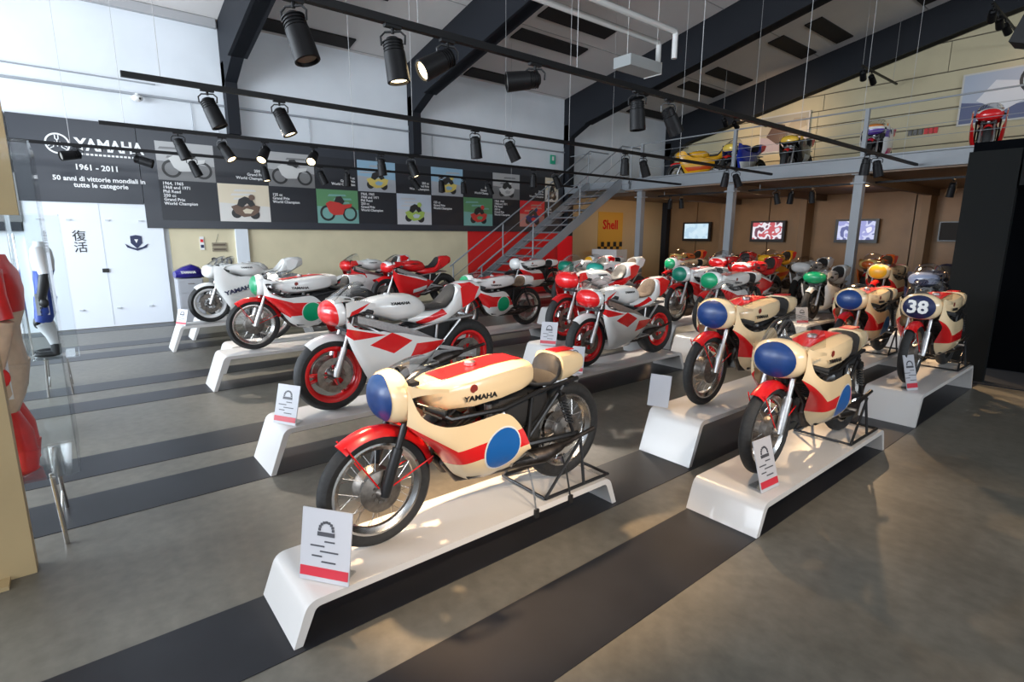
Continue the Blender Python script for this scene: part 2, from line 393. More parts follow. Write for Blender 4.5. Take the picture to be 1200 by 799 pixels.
def engine_fn(b):
    b.loft([(-.14, .27, .40, .05, 3), (-.10, .22, .44, .12, 3.5), (.10, .22, .44, .14, 3.5), (.22, .25, .42, .10, 3)])
    for y in (-.075, .075):
        for k in range(9):
            b.box(.17 + .012 * k, y, .43 + .018 * k, .13, .12, .008, 0, Matrix.Rotation(.45, 3, 'Y'))
        b.tube([(.16, y, .40), (.27, y, .60)], .04, 10)
        b.tube([(.30, y, .60), (.24, y, .64)], .012, 6)
    b.lathe([(.13, 0), (.13, .07), (.15, .065), (.155, 0)], (.0, 0, .33), 20)
def carb_fn(b):
    for y in (-.08, .08):
        b.tube([(.09, y, .50), (.0, y, .53), (-.05, y, .54)], [.03, .034, .045], 10); b.tube([(.04, y, .48), (.04, y, .62)], .022, 10)
def frame_fn(b, r=.014):
    for s in (1, -1):
        b.tube([(.50, s * .03, .72), (.30, s * .12, .60), (.0, s * .15, .60), (-.30, s * .12, .64), (-.62, s * .10, .66)], r, 8)
        b.tube([(.46, s * .03, .60), (.28, s * .10, .38), (.20, s * .12, .26), (-.10, s * .13, .26), (-.2, s * .13, .36), (-.24, s * .12, .62)], r, 8)
        b.tube([(-.2, s * .13, .38), (-.48, s * .12, .64)], r * .8, 8)
        b.tube([(-.1, s * .13, .27), (-.18, s * .2, .30)], r * .7, 6)
    b.tube([(.51, 0, .74), (.48, 0, .58)], .03, 12); b.tube([(-.24, -.12, .62), (-.24, .12, .62)], r, 8); b.tube([(-.6, -.1, .66), (-.6, .1, .66)], r, 8)
def swing_fn(b, Rr, w=.018):
    for s in (1, -1): b.tube([(-.15, s * .08, .34), (-.22, s * .11, .335), (-.62, s * .115, Rr)], w, 8)
    b.tube([(-.15, -.12, .34), (-.15, .12, .34)], .02, 8); b.tube([(-.6, -.15, Rr), (-.6, .15, Rr)], .012, 8)
def swing_box_fn(b, Rr):
    for s in (1, -1): b.bar((-.14, s * .10, .36), (-.64, s * .125, Rr + .01), .03, .07); b.bar((-.16, s * .09, .44), (-.5, s * .12, Rr + .05), .02, .03)
    b.tube([(-.6, -.16, Rr), (-.6, .16, Rr)], .014, 8)
def shock_fn(s):
    def f(b):
        a = Vector((-.44, s * .135, .62)); c = Vector((-.56, s * .135, .34)); b.tube([a, c], .011, 8)
        n = 60; b.tube([a.lerp(c, .15 + .62 * i / n) + Vector((math.cos(i * .9), math.sin(i * .9), 0)) * .024 for i in range(n + 1)], .0045, 4); b.tube([a.lerp(c, .1), a.lerp(c, .2)], .026, 10)
    return f
def exh_fn(s, hi=0):
    def f(b):
        b.tube([(.28, s * .07, .45), (.32, s * .07, .36), (.24, s * .065, .26), (.1, s * .065, .245), (-.12, s * .09, .25), (-.3, s * .15, .26 + hi), (-.42, s * .155, .28 + hi), (-.48, s * .155, .29 + hi), (-.72, s * .155, .33 + hi)],
               [.022, .024, .030, .036, .042, .046, .03, .014, .014], 12)
    return f
def chain_fn(Rr):
    def f(b):
        for dz in (.035, -.035): b.bar((-.12, -.10, .34 + dz * .6), (-.6, -.10, Rr + dz * 1.9), .008, .012)
        b.lathe([(-.105, .05), (-.098, .05), (-.098, .085), (-.105, .085)], (-.6, 0, Rr), 30, closed=True)
    return f
def fork_fn(s, Rf):
    def f(b):
        a = Vector((.66, s * .088, Rf)); t = Vector((.485, s * .088, .77)); b.tube([a - Vector((0, 0, .01)), a.lerp(t, .08), a.lerp(t, .45)], [.024, .028, .026], 12); b.tube([a.lerp(t, .44), t], .0175, 10)
    return f
def triple_fn(b):
    b.box(.50, 0, .755, .07, .22, .02); b.box(.535, 0, .645, .07, .22, .025); b.box(.47, 0, .80, .05, .14, .02)
def bar_fn(s, z):
    def f(b): b.tube([(.50, s * .09, z), (.49, s * .12, z), (.44, s * .19, z - .02)], .011, 8)
    return f
def grip_fn(s, z):
    def f(b): b.tube([(.455, s * .165, z - .015), (.40, s * .235, z - .034)], .017, 10); b.tube([(.47, s * .15, z - .01), (.49, s * .18, z - .02), (.43, s * .245, z - .05)], .006, 6)
    return f

def motorcycle(X, Ym, z, label, kind='classic', body=CREAM, accent=RED, plate=None, side=None, number=None, rim=None, fender=None, seat=None, screen=True,
               bodymat=None, name='YAMAHA', group='racing motorcycles on the white podiums', detail=2, rz=-PI / 2, forkc=None, tallscreen=False, stand=None, tailm=None):
    t = empty('racing_motorcycle', (X, Ym, z), rz, label, 'motorcycle', group)
    rim = rim or redp; fender = fender or redp; seat = seat or vinyl; forkc = forkc or alu
    cl = kind == 'classic'; Rf = .295; Rr = .31
    wheel(t, .66, Rf, .075 if cl else .115, 'wire' if cl else 'cast', rim, steel, cl, not cl, '')
    wheel(t, -.60, Rr, .095 if cl else .16, 'wire' if cl else 'cast', rim, steel, cl, not cl, '')
    for s in (1, -1): part('fork_leg', ('fork', s), fork_fn(s, Rf), forkc, t)
    part('triple_clamp', 'triple', triple_fn, blackm, t)
    if cl: part('fender', 'fencl', lambda b: fender_fn(b, Rf, 54, 166, .050, .32), fender, t)
    else: part('fender', 'fenmo', lambda b: fender_fn(b, Rf, 52, 150, .06, .318), fender, t)
    if cl:
        def stays(b):
            for s in (1, -1):
                for a in (160, 58): b.tube([(.66, s * .07, Rf), (.66 + .31 * math.cos(math.radians(a)), s * .052, Rf + .31 * math.sin(math.radians(a)))], .004, 5)
        part('fender_stay', 'stays', stays, fender, t)
    part('engine', 'eng', engine_fn, darksteel, t)
    part('side_cover', ('scov', cl), lambda b: (b.loft([(-.40, .50, .63, .07, 4), (-.32, .44, .65, .10, 4), (-.16, .42, .645, .115, 4), (-.02, .48, .64, .11, 4), (.02, .52, .62, .08, 3)]), b.box(-.10, 0, .36, .16, .2, .16)), blackmatt, t)
    part('carburettor', 'carb', carb_fn, alu, t)
    part('frame', 'frame', frame_fn, blackm if cl else alu, t)
    if cl:
        part('swingarm', 'swc', lambda b: swing_fn(b, Rr), blackm, t)
        for s in (1, -1): part('shock_absorber', ('shock', s), shock_fn(s), blackm, t)
    else:
        part('swingarm', 'swm', lambda b: swing_box_fn(b, Rr), alu, t)
        def spar(b):
            for s in (1, -1): b.prism([(.50, .76), (.50, .71), (.0, .52), (-.20, .42), (-.20, .50), (.0, .60), (.30, .70)], s * .15, s * .18)
        part('frame_spar', 'spar', spar, alu, t)
    for s in (1, -1): part('exhaust_pipe', ('exh', s, cl), exh_fn(s, 0 if cl else .06), exhm, t)
    part('chain', 'chain', chain_fn(Rr), darksteel, t)
    hz = .715 if cl else .82
    for s in (1, -1):
        h = part('handlebar', ('hb', s, hz), bar_fn(s, hz), blackm, t); part('grip', ('gr', s, hz), grip_fn(s, hz), rubber, h)
    if detail > 1:
        def tach(b): b.lathe([(-.02, 0), (-.02, .04), (.02, .045), (.025, .04), (.015, .036), (.015, 0)], (.50, .0, .84), 20, axis='x')
        part('tachometer', 'tach', tach, blackm, t)
        for s in (1, -1):
            def peg(b): b.tube([(-.17, s * .14, .31), (-.17, s * .24, .31)], .01, 8); b.tube([(-.17, s * .16, .31), (-.06, s * .17, .29), (-.03, s * .19, .28)], .006, 6)
            part('footpeg', ('peg', s), peg, alu, t)
    key = label
    if cl:
        bm = bodymat
        tm = part('fuel_tank', 'tankc', lambda b: b.loft([(.42, .70, .765, .06, 3), (.40, .665, .785, .11, 3.5), (.33, .645, .80, .155, 4), (.20, .635, .815, .182, 4), (.02, .645, .835, .185, 4), (-.12, .665, .842, .178, 4), (-.19, .68, .835, .16, 4), (-.225, .69, .825, .145, 3.6), (-.24, .70, .80, .10, 3)], 24), tailm or bm, t)
        def cap(b): b.lathe([(0, .0), (.0, .032), (.018, .032), (.024, .024), (.024, 0)], (.1, 0, .83), 20, axis='z')
        part('filler_cap', 'cap', cap, alu, tm)
        def stripe(b):
            b.grid([[(x, w, np.interp(x, [-.19, -.12, .02, .20, .33], [.835, .842, .835, .815, .80]) + .003) for w in (-.085, -.04, 0, .04, .085)] for x in np.linspace(-.19, .33, 12)])
        if accent: part('tank_stripe', ('tstripe', accent), stripe, mat('stripe_%.2f_%.2f_%.2f' % accent, accent, .3), tm)
        def emb(b): b.lathe([(.0, 0), (.0, .022), (.002, .022), (.002, 0)], (.20, .180, .755), 20, axis='y')
        part('tank_emblem', 'emb', emb, mat('emblem_dark_red', (.25, .03, .02), .4), tm)
        text('tank_lettering', name, .038, blackm, tm, (.16, .185, .705), (PI / 2 + .02, .03, PI), bold=.0012, sx=1.3)
        bd = part('fairing', 'fair_c', lambda b: (CL.build(b), CLU.build(b)), bm, t)
        part('nose_cowl', 'nose_c', lambda b: nose_fn(b, (.545, 0, .745), (.118, .170, .128)), bm, bd)
        if plate:
            part('number_plate', ('npc', plate.name), lambda b: nose_fn(b, (.545, 0, .745), (.118, .170, .128), .004, (.132, .114)), plate, bd)
            if number: text('number', number, .17, whitep, bd, (.672, 0, .745), FRONT, bold=.005, ext=.010)
        if side:
            for s in (1, -1):
                part('side_plate_rim', ('sdr', s), lambda b: CL.disc(b, .05, .415, .124, .002, s), whitep, bd)
                part('side_plate', ('sdp', s), lambda b: CL.disc(b, .05, .415, .115, .004, s), side, bd)
        st = part('seat', 'seatc', lambda b: b.loft([(-.20, .68, .72, .09, 3), (-.28, .655, .70, .115, 3), (-.38, .645, .69, .12, 3), (-.43, .65, .72, .12, 3), (-.455, .66, .80, .115, 3), (-.475, .67, .815, .11, 3)]), seat, t)
        tl = part('tail_hump', 'tailc', lambda b: b.loft([(-.475, .655, .825, .125, 4), (-.55, .665, .825, .122, 4), (-.64, .685, .815, .11, 4), (-.67, .70, .805, .10, 3.5), (-.675, .72, .79, .07, 3)]), tailm or bm, t)
        if accent: part('tail_stripe', ('tls', accent), lambda b: b.box(-.565, 0, .829, .15, .09, .006), MATS['stripe_%.2f_%.2f_%.2f' % accent], tl)
        if screen: part('windscreen', ('scr', tallscreen), (lambda b: screen_fn(b, .60, .36, .80, .82, .04, .19, .13, .19)) if tallscreen else (lambda b: screen_fn(b, .60, .36, .81, .815, .02, .10, .14, .19)), clear, t)
    else:
        bm = bodymat
        tm = part('fuel_tank', 'tankm', lambda b: b.loft([(.42, .76, .81, .06, 2.5), (.38, .75, .845, .12, 3), (.28, .72, .875, .16, 3), (.15, .67, .895, .175, 3), (.0, .68, .89, .17, 3), (-.08, .70, .86, .14, 3), (-.13, .72, .81, .11, 2.6), (-.15, .735, .775, .06, 2.2)], 24), tailm or bm, t)
        part('filler_cap', 'capm', lambda b: b.lathe([(0, 0), (0, .03), (.012, .03), (.014, 0)], (.16, 0, .892), 20, axis='z'), alu, tm)
        text('tank_lettering', name, .032, blackm, tm, (.13, .176, .83), (PI / 2 + .03, 0, PI), bold=.001, sx=1.3)
        full = kind == 'full'
        bd = part('fairing', 'fair_full' if full else 'fair_m', (lambda b: FU.build(b)) if full else (lambda b: (MO.build(b), MOU.build(b))), bm, t)
        part('nose_cowl', 'nose_m', lambda b: nose_fn(b, (.595, 0, .780), (.13, .192, .108)), plate or bm, bd)
        if plate and number: text('number', number, .12, blackm, bd, (.727, 0, .78), FRONT, bold=.004, ext=.012)
        if side: [part('side_plate', ('sdm', s), lambda b: (FU if full else MO).disc(b, .12, .45, .10, .004, s), side, bd) for s in (1, -1)]
        if full: text('fairing_lettering', name, .085, navyp, bd, (.27, .262, .50), (PI / 2, -.25, PI), bold=.004, sx=1.25)
        def deck(b): b.grid([[(x, w * u, z) for u in (-1, -.5, 0, .5, 1)] for x, w, z in ((.64, .12, .865), (.58, .17, .878), (.50, .19, .872))])
        part('cockpit_deck', 'deck', deck, bm, bd)
        part('belly_pan', 'belly', lambda b: b.loft([(.40, .165, .24, .03, 2.4), (.3, .155, .26, .09, 2.6), (.0, .165, .25, .1, 2.6), (-.1, .22, .27, .06, 2.4)]), bm, bd)
        tl = part('tail_unit', 'tailm', lambda b: b.loft([(.02, .655, .69, .09, 3), (-.08, .625, .735, .125, 3.2), (-.2, .595, .745, .14, 3.2), (-.33, .625, .76, .145, 3.4), (-.40, .655, .83, .145, 3.4), (-.46, .68, .935, .135, 3.4), (-.55, .72, .965, .125, 3.4), (-.68, .79, .97, .10, 3.2), (-.735, .82, .945, .08, 3), (-.745, .84, .92, .05, 2.4)], 24), tailm or bm, t)
        part('seat', 'seatm', lambda b: b.loft([(-.12, .735, .77, .10, 3), (-.2, .735, .765, .125, 3), (-.33, .745, .785, .13, 3), (-.40, .78, .86, .12, 3), (-.45, .82, .93, .10, 3), (-.47, .85, .945, .08, 3)]), seat, t)
        [part('tail_number_panel', ('tnp', s), lambda b: b.prism([(-.48, .92), (-.50, .74), (-.62, .80), (-.68, .92), (-.58, .945)], s * .134, s * .138), redp if accent == RED else whitep, tl) for s in (1, -1)]
        if screen: part('windscreen', 'scrm', lambda b: screen_fn(b, .66, .40, .84, .86, .03, .15, .13, .185), clear, t)
    if stand: rear_stand(X, Ym, z, rz, stand)
    return t

def rear_stand(X, Ym, z, rz, what):
    t = empty('paddock_stand', (X, Ym, z), rz, 'black tubular paddock stand under the rear wheel of %s' % what, 'stand', 'paddock stands under the rear wheels')
    def base(b):
        b.tube([(-.28, .20, .012), (-.82, .20, .012), (-.82, -.20, .012), (-.28, -.20, .012)], .011, 8)
        b.tube([(-.28, -.20, .012), (-.28, .20, .012)], .009, 8)
    part('base_tube', 'stbase', base, blackm, t)
    for s in (1, -1):
        part('upright', ('stup', s), lambda b: (b.tube([(-.60, s * .20, .012), (-.60, s * .16, .31)], .010, 8), b.tube([(-.28, s * .20, .012), (-.60, s * .17, .30)], .009, 8)), blackm, t)

# ============================================================ SETTING
def floor_material():
    m = bpy.data.materials.new('polished_concrete'); m.use_nodes = True; nt = m.node_tree; b = nt.nodes['Principled BSDF']
    tc = nt.nodes.new('ShaderNodeTexCoord')
    n1 = nt.nodes.new('ShaderNodeTexNoise'); n1.inputs['Scale'].default_value = .9; n1.inputs['Detail'].default_value = 8; n1.inputs['Roughness'].default_value = .65
    n2 = nt.nodes.new('ShaderNodeTexNoise'); n2.inputs['Scale'].default_value = 14; n2.inputs['Detail'].default_value = 6
    for n in (n1, n2): nt.links.new(tc.outputs['Object'], n.inputs['Vector'])
    r = nt.nodes.new('ShaderNodeValToRGB'); e = r.color_ramp.elements; e[0].position = .3; e[0].color = (.090, .082, .066, 1); e[1].position = .72; e[1].color = (.185, .172, .142, 1)
    nt.links.new(n1.outputs['Fac'], r.inputs['Fac'])
    mx = nt.nodes.new('ShaderNodeMixRGB'); mx.blend_type = 'OVERLAY'; mx.inputs[0].default_value = .35
    nt.links.new(r.outputs['Color'], mx.inputs[1]); nt.links.new(n2.outputs['Fac'], mx.inputs[2]); nt.links.new(mx.outputs[0], b.inputs['Base Color'])
    rr = nt.nodes.new('ShaderNodeMapRange'); rr.inputs[3].default_value = .28; rr.inputs[4].default_value = .5
    nt.links.new(n1.outputs['Fac'], rr.inputs[0]); nt.links.new(rr.outputs[0], b.inputs['Roughness']); return m
XW = -12.5; YF = 17.7; XR = 13.0; YB = -7.0
EAVE = 5.75; SL = .2; RX = 2.0
def roofz(x): return EAVE + SL * (x - XW) if x < RX else EAVE + SL * (RX - XW) - SL * (x - RX)
fl = struct('floor', MB().box((XW + XR) / 2, (YF + YB) / 2, -.1, XR - XW + .6, YF - YB + .6, .2), floor_material())
stripem = mat('dark_grey_floor_band', (.016, .017, .021), .36, noise=.18, nscale=3, spec=.35)
for a, c in ((-1.74, -1.29), (-2.53, -2.05), (-4.34, -3.87), (-5.14, -4.67), (-6.92, -6.50), (-7.72, -7.32), (-9.78, -9.28), (-10.55, -10.1), (-12.3, -11.9)):
    struct('floor_band', MB().box((a + c) / 2, (YB + 12.2) / 2, .001, c - a, 12.2 - YB, .004), stripem, fl)
struct('carpet', MB().box(2.95, 8.72, .006, 8.7, 1.1, .012), mat('dark_carpet', (.012, .014, .02), .95), fl)
wallwhite = mat('white_painted_wall', (.74, .78, .82), .6, noise=.04, nscale=1.5)
wallcream = mat('cream_painted_wall', (.70, .62, .42), .6, noise=.05, nscale=2)
wallred = mat('red_painted_wall', (.78, .02, .02), .5)
anth = mat('anthracite_board', (.036, .040, .050), .30)
anth2 = mat('anthracite_tile', (.022, .024, .030), .35)
beam = mat('anthracite_painted_steel', (.010, .012, .017), .6, spec=.3)
beamlow = mat('grey_painted_steel', (.26, .28, .30), .45)
# left wall: lower cream and red fields, upper white wall set back a little between the columns
lw = MB(); lw.box(XW - .15, (YB + YF) / 2, EAVE / 2 + .2, .3, YF - YB, EAVE + .4)
wl = struct('wall_left', lw, wallwhite)
struct('wall_panel_cream', MB().box(XW + .02, 5.05, .93, .04, 7.0, 1.86), wallcream, wl)
struct('wall_panel_red', MB().box(XW + .02, 10.3, .93, .04, 3.5, 1.86), wallred, wl)
struct('wall_panel_cream', MB().box(XW + .02, 15.1, 1.5, .04, 5.2, 3.0), mat('warm_cream_wall', (.62, .50, .30), .6), wl)
struct('wall_pilaster', MB().box(XW + .05, 2.83, .93, .1, .24, 1.86), wallwhite, wl)
struct('conduit', MB().tube([(XW + .04, -6, 4.2), (XW + .04, 12.2, 4.22)], .022, 6), mat('galvanised_tube', (.35, .37, .40), .4, .4), wl)
struct('conduit', MB().tube([(XW + .04, -6, 4.46), (XW + .04, 1.6, 4.42)], .012, 6), MATS['galvanised_tube'], wl)
for y in (2.15, 2.6, 7.5, 8.9, 4.4): struct('conduit', MB().tube([(XW + .03, y, 4.2), (XW + .03, y, 3.66)], .008, 5), MATS['galvanised_tube'], wl)
# rear gable wall in horizontal cladding boards
gw = struct('wall_gable', MB().prism([(XW, 0), (XR, 0), (XR, roofz(XR)), (RX, roofz(RX)), (XW, EAVE)], YF, YF + .3), mat('dark_joint', (.12, .10, .07), .8))
clad = mat('cream_cladding_board', (.60, .52, .33), .55, noise=.05, nscale=1.2)
zz = [3.25, 3.62, 4.05, 4.48, 4.91, 5.34, 5.78, 6.5, 7.3, 8.2]
for i in range(len(zz) - 1):
    x0 = XW if zz[i + 1] < EAVE else XW + (zz[i + 1] - EAVE) / SL
    for k in range(5):
        xa = x0 + (XR - x0) * k / 5; xb = x0 + (XR - x0) * (k + 1) / 5
        if roofz(xb) < zz[i + 1] or roofz(xa) < zz[i + 1] - .02: continue
        struct('cladding_board', MB().box((xa + xb) / 2, YF - .012, (zz[i] + zz[i + 1]) / 2, xb - xa - .015, .03, zz[i + 1] - zz[i] - .03), clad, gw)
brownw = mat('brown_lacquered_board', (.25, .145, .065), .5, noise=.12, nscale=2)
for k in range(14):
    xa = XW + .05 + k * 1.3
    struct('wall_board', MB().box(xa + .645, YF - .05, 1.5, 1.27, .06, 3.0), brownw, gw)
for x in (-9.85, -7.3, -4.3, -3.2): struct('wall_pier', MB().box(x, YF - .35, 1.5, .18, .55, 3.0), mat('brown_pier', (.20, .13, .07), .6), gw)
# right and rear walls with window openings (behind the camera)
wr = MB(); wr.box(XR + .1, (YB + YF) / 2, 1.6, .2, YF - YB, 3.2); wr.box(XR + .1, (YB + YF) / 2, 5.4, .2, YF - YB, .6)
for y in (-6.5, -1, 4.5, 10, 15.5): wr.box(XR + .1, y, 4.2, .2, .4, 2.2)
struct('wall_right', wr, wallwhite)
wb = MB(); wb.box(.25, YB - .1, .45, XR - XW, .2, .9); wb.prism([(XW, 4.8), (XR, 4.8), (XR, roofz(XR)), (RX, roofz(RX)), (XW, EAVE)], YB - .2, YB)
for x in (-12.3, -8, -3.8, 1, 5.5, 9.5, 12.8): wb.box(x, YB - .1, 2.85, .35, .2, 4.0)
struct('wall_rear', wb, wallwhite)
# ceiling
ceilm = mat('pale_grey_ceiling', (.72, .69, .67), .7, noise=.03, nscale=1)
cb = MB()
for (xa, xb) in ((XW, RX), (RX, XR)):
    cb.prism([(xa, roofz(xa)), (xb, roofz(xb)), (xb, roofz(xb) + .2), (xa, roofz(xa) + .2)], YB, YF + .3)
ce = struct('ceiling', cb, ceilm)
for x in (-12.4, -9.9, -7.4, -4.9, -2.4):
    struct('ceiling_joint', MB().box(x, (YB + YF) / 2, roofz(x) - .002, .02, YF - YB, .01), mat('grey_joint', (.38, .37, .36), .8), ce)
darkpan = mat('dark_acoustic_panel', (.016, .013, .012), .8)
def rpanel(x0, x1, y0, y1):
    a = roofz(x0); c = roofz(x1); struct('acoustic_panel', MB().prism([(x0, a - .03), (x1, c - .03), (x1, c + .01), (x0, a + .01)], y0, y1), darkpan, ce)
for y0, y1 in ((-3.4, -1.0), (3.45, 5.35), (8.4, 10.55), (14.9, 16.9)):
    for x in (-12.15, -10.22, -9.3, -7.5, -6.6, -4.7, -3.8, -1.9, -1.0): rpanel(x - .2, x + .2, y0, y1)
struct('acoustic_panel', MB().prism([(-10.6, roofz(-10.6) - .03), (-9.4, roofz(-9.4) - .03), (-9.4, roofz(-9.4)), (-10.6, roofz(-10.6))], .4, 2.4), darkpan, ce)
# portal frames: column on the wall and tapering rafter
def portal(y, w=.22, low=True):
    b = MB()
    zb = 0 if y > 10 or y < 0 else 3.67; b.box(XW + .14, y, (zb + 5.0) / 2, .24, w, 5.0 - zb)
    lo = [(XW, 4.35), (XW + .24, 4.62), (-11.6, 4.93), (-4.0, 6.62), (RX, 7.85)]
    hi = [(RX, roofz(RX)), (XW, roofz(XW))]
    b.prism(lo + hi, y - w / 2, y + w / 2)
    b.prism([(RX, 7.85), (XR - 1, 5.1), (XR, 3.2), (XR, roofz(XR)), (RX, roofz(RX))], y - w / 2, y + w / 2)
    b.prism([(p[0], p[1] + .0) for p in [(-11.6, 4.93), (-4.0, 6.62), (RX, 7.85), (RX, 7.9), (-4.0, 6.66), (-11.6, 4.97)]], y - w / 2 - .06, y + w / 2 + .06)
    struct('roof_beam', b, beam)
for y in (-2.6, 2.85, 6.95, 12.3): portal(y)
portal(17.45, .22)
struct('trim_eave', MB().box(XW + .05, 0, EAVE - .06, .12, 5.4, .16), mat('grey_eave_trim', (.40, .40, .41), .6))

# ------------------------------------------------ graphic board on the left wall
gp = empty('wall_graphic', (0, 0, 0), 0, 'long anthracite graphic board with racing photographs and white lettering on the white left wall', 'wall board')
link('board', MB().box(XW + .06, 6.65, 2.74, .10, 10.9, 1.84).mesh('board', anth, False), gp)
link('board', MB().box(XW + .06, .32, 2.95, .10, 1.74, 1.40).mesh('board', anth, False), gp)
link('board', MB().box(XW + .06, -1.3, 2.7, .10, 1.46, 1.9).mesh('board', anth, False), gp)
XP = XW + .115
def flatmat(n, c): return mat('print_' + n, c, .35)
PAL = {'grey': (flatmat('pale_grey', (.42, .42, .42)), flatmat('mid_grey', (.20, .20, .20)), flatmat('light', (.62, .62, .60)), flatmat('ink', (.03, .03, .03))),
       'sepia': (flatmat('warm_white', (.75, .66, .50)), flatmat('paper', (.72, .70, .66)), flatmat('brown', (.16, .10, .07)), flatmat('ink', (.03, .03, .03))),
       'green': (flatmat('meadow', (.12, .30, .14)), flatmat('teal_track', (.20, .42, .38)), flatmat('race_red', (.60, .05, .04)), flatmat('ink', (.03, .03, .03))),
       'blue': (flatmat('sky_blue', (.30, .48, .62)), flatmat('track_grey', (.42, .44, .47)), flatmat('bike_yellow', (.70, .55, .15)), flatmat('ink', (.03, .03, .03))),
       'red': (flatmat('bright_red', (.75, .03, .04)), flatmat('pale_red', (.60, .25, .22)), flatmat('deep_blue', (.02, .04, .16)), flatmat('ink', (.03, .03, .03))),
       'white': (flatmat('pale_sky', (.55, .62, .70)), flatmat('pale_track', (.60, .60, .62)), flatmat('bike_green', (.40, .55, .12)), flatmat('ink', (.03, .03, .03)))}
def photo(name, parent, y0, y1, z0, z1, pal, mode, frame=None):
    """a printed picture of a racer: flat colour fields"""
    def F(u, v): return (y0 + (y1 - y0) * u, z0 + (z1 - z0) * v)
    b = MB(); q = XP
    b.prism([F(0, 0), F(1, 0), F(1, 1), F(0, 1)], q - .004, q + .004, 0, 'x')
    b.prism([F(0, 0), F(1, 0), F(1, .42), F(0, .5)], q, q + .006, 1, 'x')
    rnd = random.Random(hash((round(y0, 2), round(z0, 2))) & 255)
    for k in range(3):
        u = rnd.random() * .5; v = .58 + k * .11; b.prism([F(u, v), F(u + .45, v + .02), F(u + .42, v + .07), F(u + .03, v + .06)], q, q + .0055 + k * .0003, 1, 'x')
    asp = (z1 - z0) / (y1 - y0)
    if mode == 'side':
        for cu in (.24, .78): b.lathe([(.006, .17 * (z1 - z0)), (.0085, .17 * (z1 - z0)), (.0085, .235 * (z1 - z0)), (.006, .235 * (z1 - z0))], (q, F(cu, 0)[0], F(0, .30)[1]), 20, 3, True, 'x')
        b.prism([F(*p) for p in ((.28, .34), (.20, .58), (.30, .66), (.52, .62), (.62, .56), (.84, .60), (.82, .50), (.66, .44), (.60, .26), (.38, .24))], q, q + .010, 2, 'x')
        b.prism([F(*p) for p in ((.40, .62), (.46, .80), (.58, .82), (.66, .66), (.60, .56))], q, q + .009, 3, 'x')
    else:
        hh = z1 - z0
        for cu, cv in ((.32, .22), (.68, .20)): b.lathe([(.006, .0), (.010, .0), (.010, .13 * hh), (.006, .13 * hh)], (q, F(cu, 0)[0], F(0, cv)[1]), 18, 3, True, 'x')
        b.prism([F(*p) for p in ((.30, .22), (.22, .40), (.34, .46), (.50, .42), (.62, .48), (.80, .42), (.76, .26), (.64, .16), (.46, .12))], q, q + .0115, 2, 'x')
        b.prism([F(*p) for p in ((.34, .44), (.38, .60), (.50, .68), (.64, .62), (.70, .46), (.60, .40), (.54, .50), (.44, .38))], q, q + .0125, 3, 'x')
        b.prism([F(*p) for p in ((.44, .30), (.52, .36), (.66, .32), (.60, .22), (.48, .22))], q, q + .013, 0, 'x')
        b.lathe([(.006, .0), (.0135, .0), (.0135, .08 * hh), (.006, .08 * hh)], (q, F(.64, 0)[0], F(0, .66)[1]), 14, 2, True, 'x')
    return link(name, b.mesh(name, list(PAL[pal]), False), parent)
P0 = 1.46; PW = .9875
white_txt = mat('white_lettering', (.85, .85, .85), .5)
tops = ['grey:side', 0, 'grey:side', 0, 'blue:low', 0, 'blue:low', 0, 'grey:low', 0]
bots = [0, 'sepia:low', 0, 'green:side', 0, 'white:low', 0, 'green:low', 0, 'red:low']
lines = ['1964, 1965\n1968 and 1971\nPhil Read\n250 cc\nGrand Prix\nWorld Champion', '250 cc\nGrand Prix\nWorld Champion', '125 cc\nGrand Prix\nWorld Champion', '500 cc\nGrand Prix\nWorld Champion']
for i in range(10):
    a, c = P0 + PW * i, P0 + PW * (i + 1)
    for (zb, zt, spec, al) in ((2.72, 3.42, tops[i], 'RIGHT'), (1.97, 2.715, bots[i], 'LEFT')):
        if spec:
            p, md = spec.split(':'); photo('photo_tile', gp, a + .01, c - .01, zb, zt, p, md)
        else:
            link('text_tile', MB().box(XP, (a + c) / 2, (zb + zt) / 2, .006, c - a - .01, zt - zb - .01).mesh('text_tile', anth2, False), gp)
            text('caption', lines[i % 4], .078, white_txt, gp, (XP + .006, (c - .06) if al == 'RIGHT' else (a + .06), zb + (.2 if al == 'RIGHT' else .50)), WALLX, align=al, bold=.0015, line=.95)
photo('photo_tile', gp, P0 + PW * 10 + .01, P0 + PW * 10 + .55, 2.72, 3.42, 'sepia', 'low')
text('caption', 'World\nChampion', .078, white_txt, gp, (XP + .006, P0 + PW * 10 + .06, 2.45), WALLX, align='LEFT', bold=.0015)
text('caption', '1961\n250 cc\n125 cc\nGP', .085, white_txt, gp, (XP + .006, -.62, 3.0), WALLX, align='RIGHT', bold=.0015)
link('photo_tile', MB().box(XP, -1.05, 2.3, .006, 1.0, .8).mesh('photo_tile', flatmat('mid_grey', (.2, .2, .2)), False), gp)
lg = MB(); lg.lathe([(-.004, .145), (.006, .145), (.006, .17), (-.004, .17)], (XP, .06, 3.22), 40, 0, True, 'x')
for k in range(3):      # three crossed tuning forks
    t = PI / 2 + 2 * PI * k / 3; d = Vector((0, math.cos(t), math.sin(t))); n = Vector((0, -d.z, d.y)); c = Vector((XP, .06, 3.22))
    lg.tube([c - d * .05, c + d * .07], .009, 6)
    for s in (1, -1): lg.tube([c + d * .06, c + d * .075 + n * .022 * s, c + d * .135 + n * .022 * s], .008, 6)
link('emblem', lg.mesh('emblem', white_txt), gp)
text('lettering', 'YAMAHA', .275, white_txt, gp, (XP + .006, .79, 3.23), WALLX, bold=.010, sx=.86)
link('small_lettering', (lambda b: ([b.box(XP + .006, .33 + k * .0605, 3.075, .004, .042, .032) for k in range(16)], b)[1])(MB()).mesh('small_lettering', white_txt, False), gp)
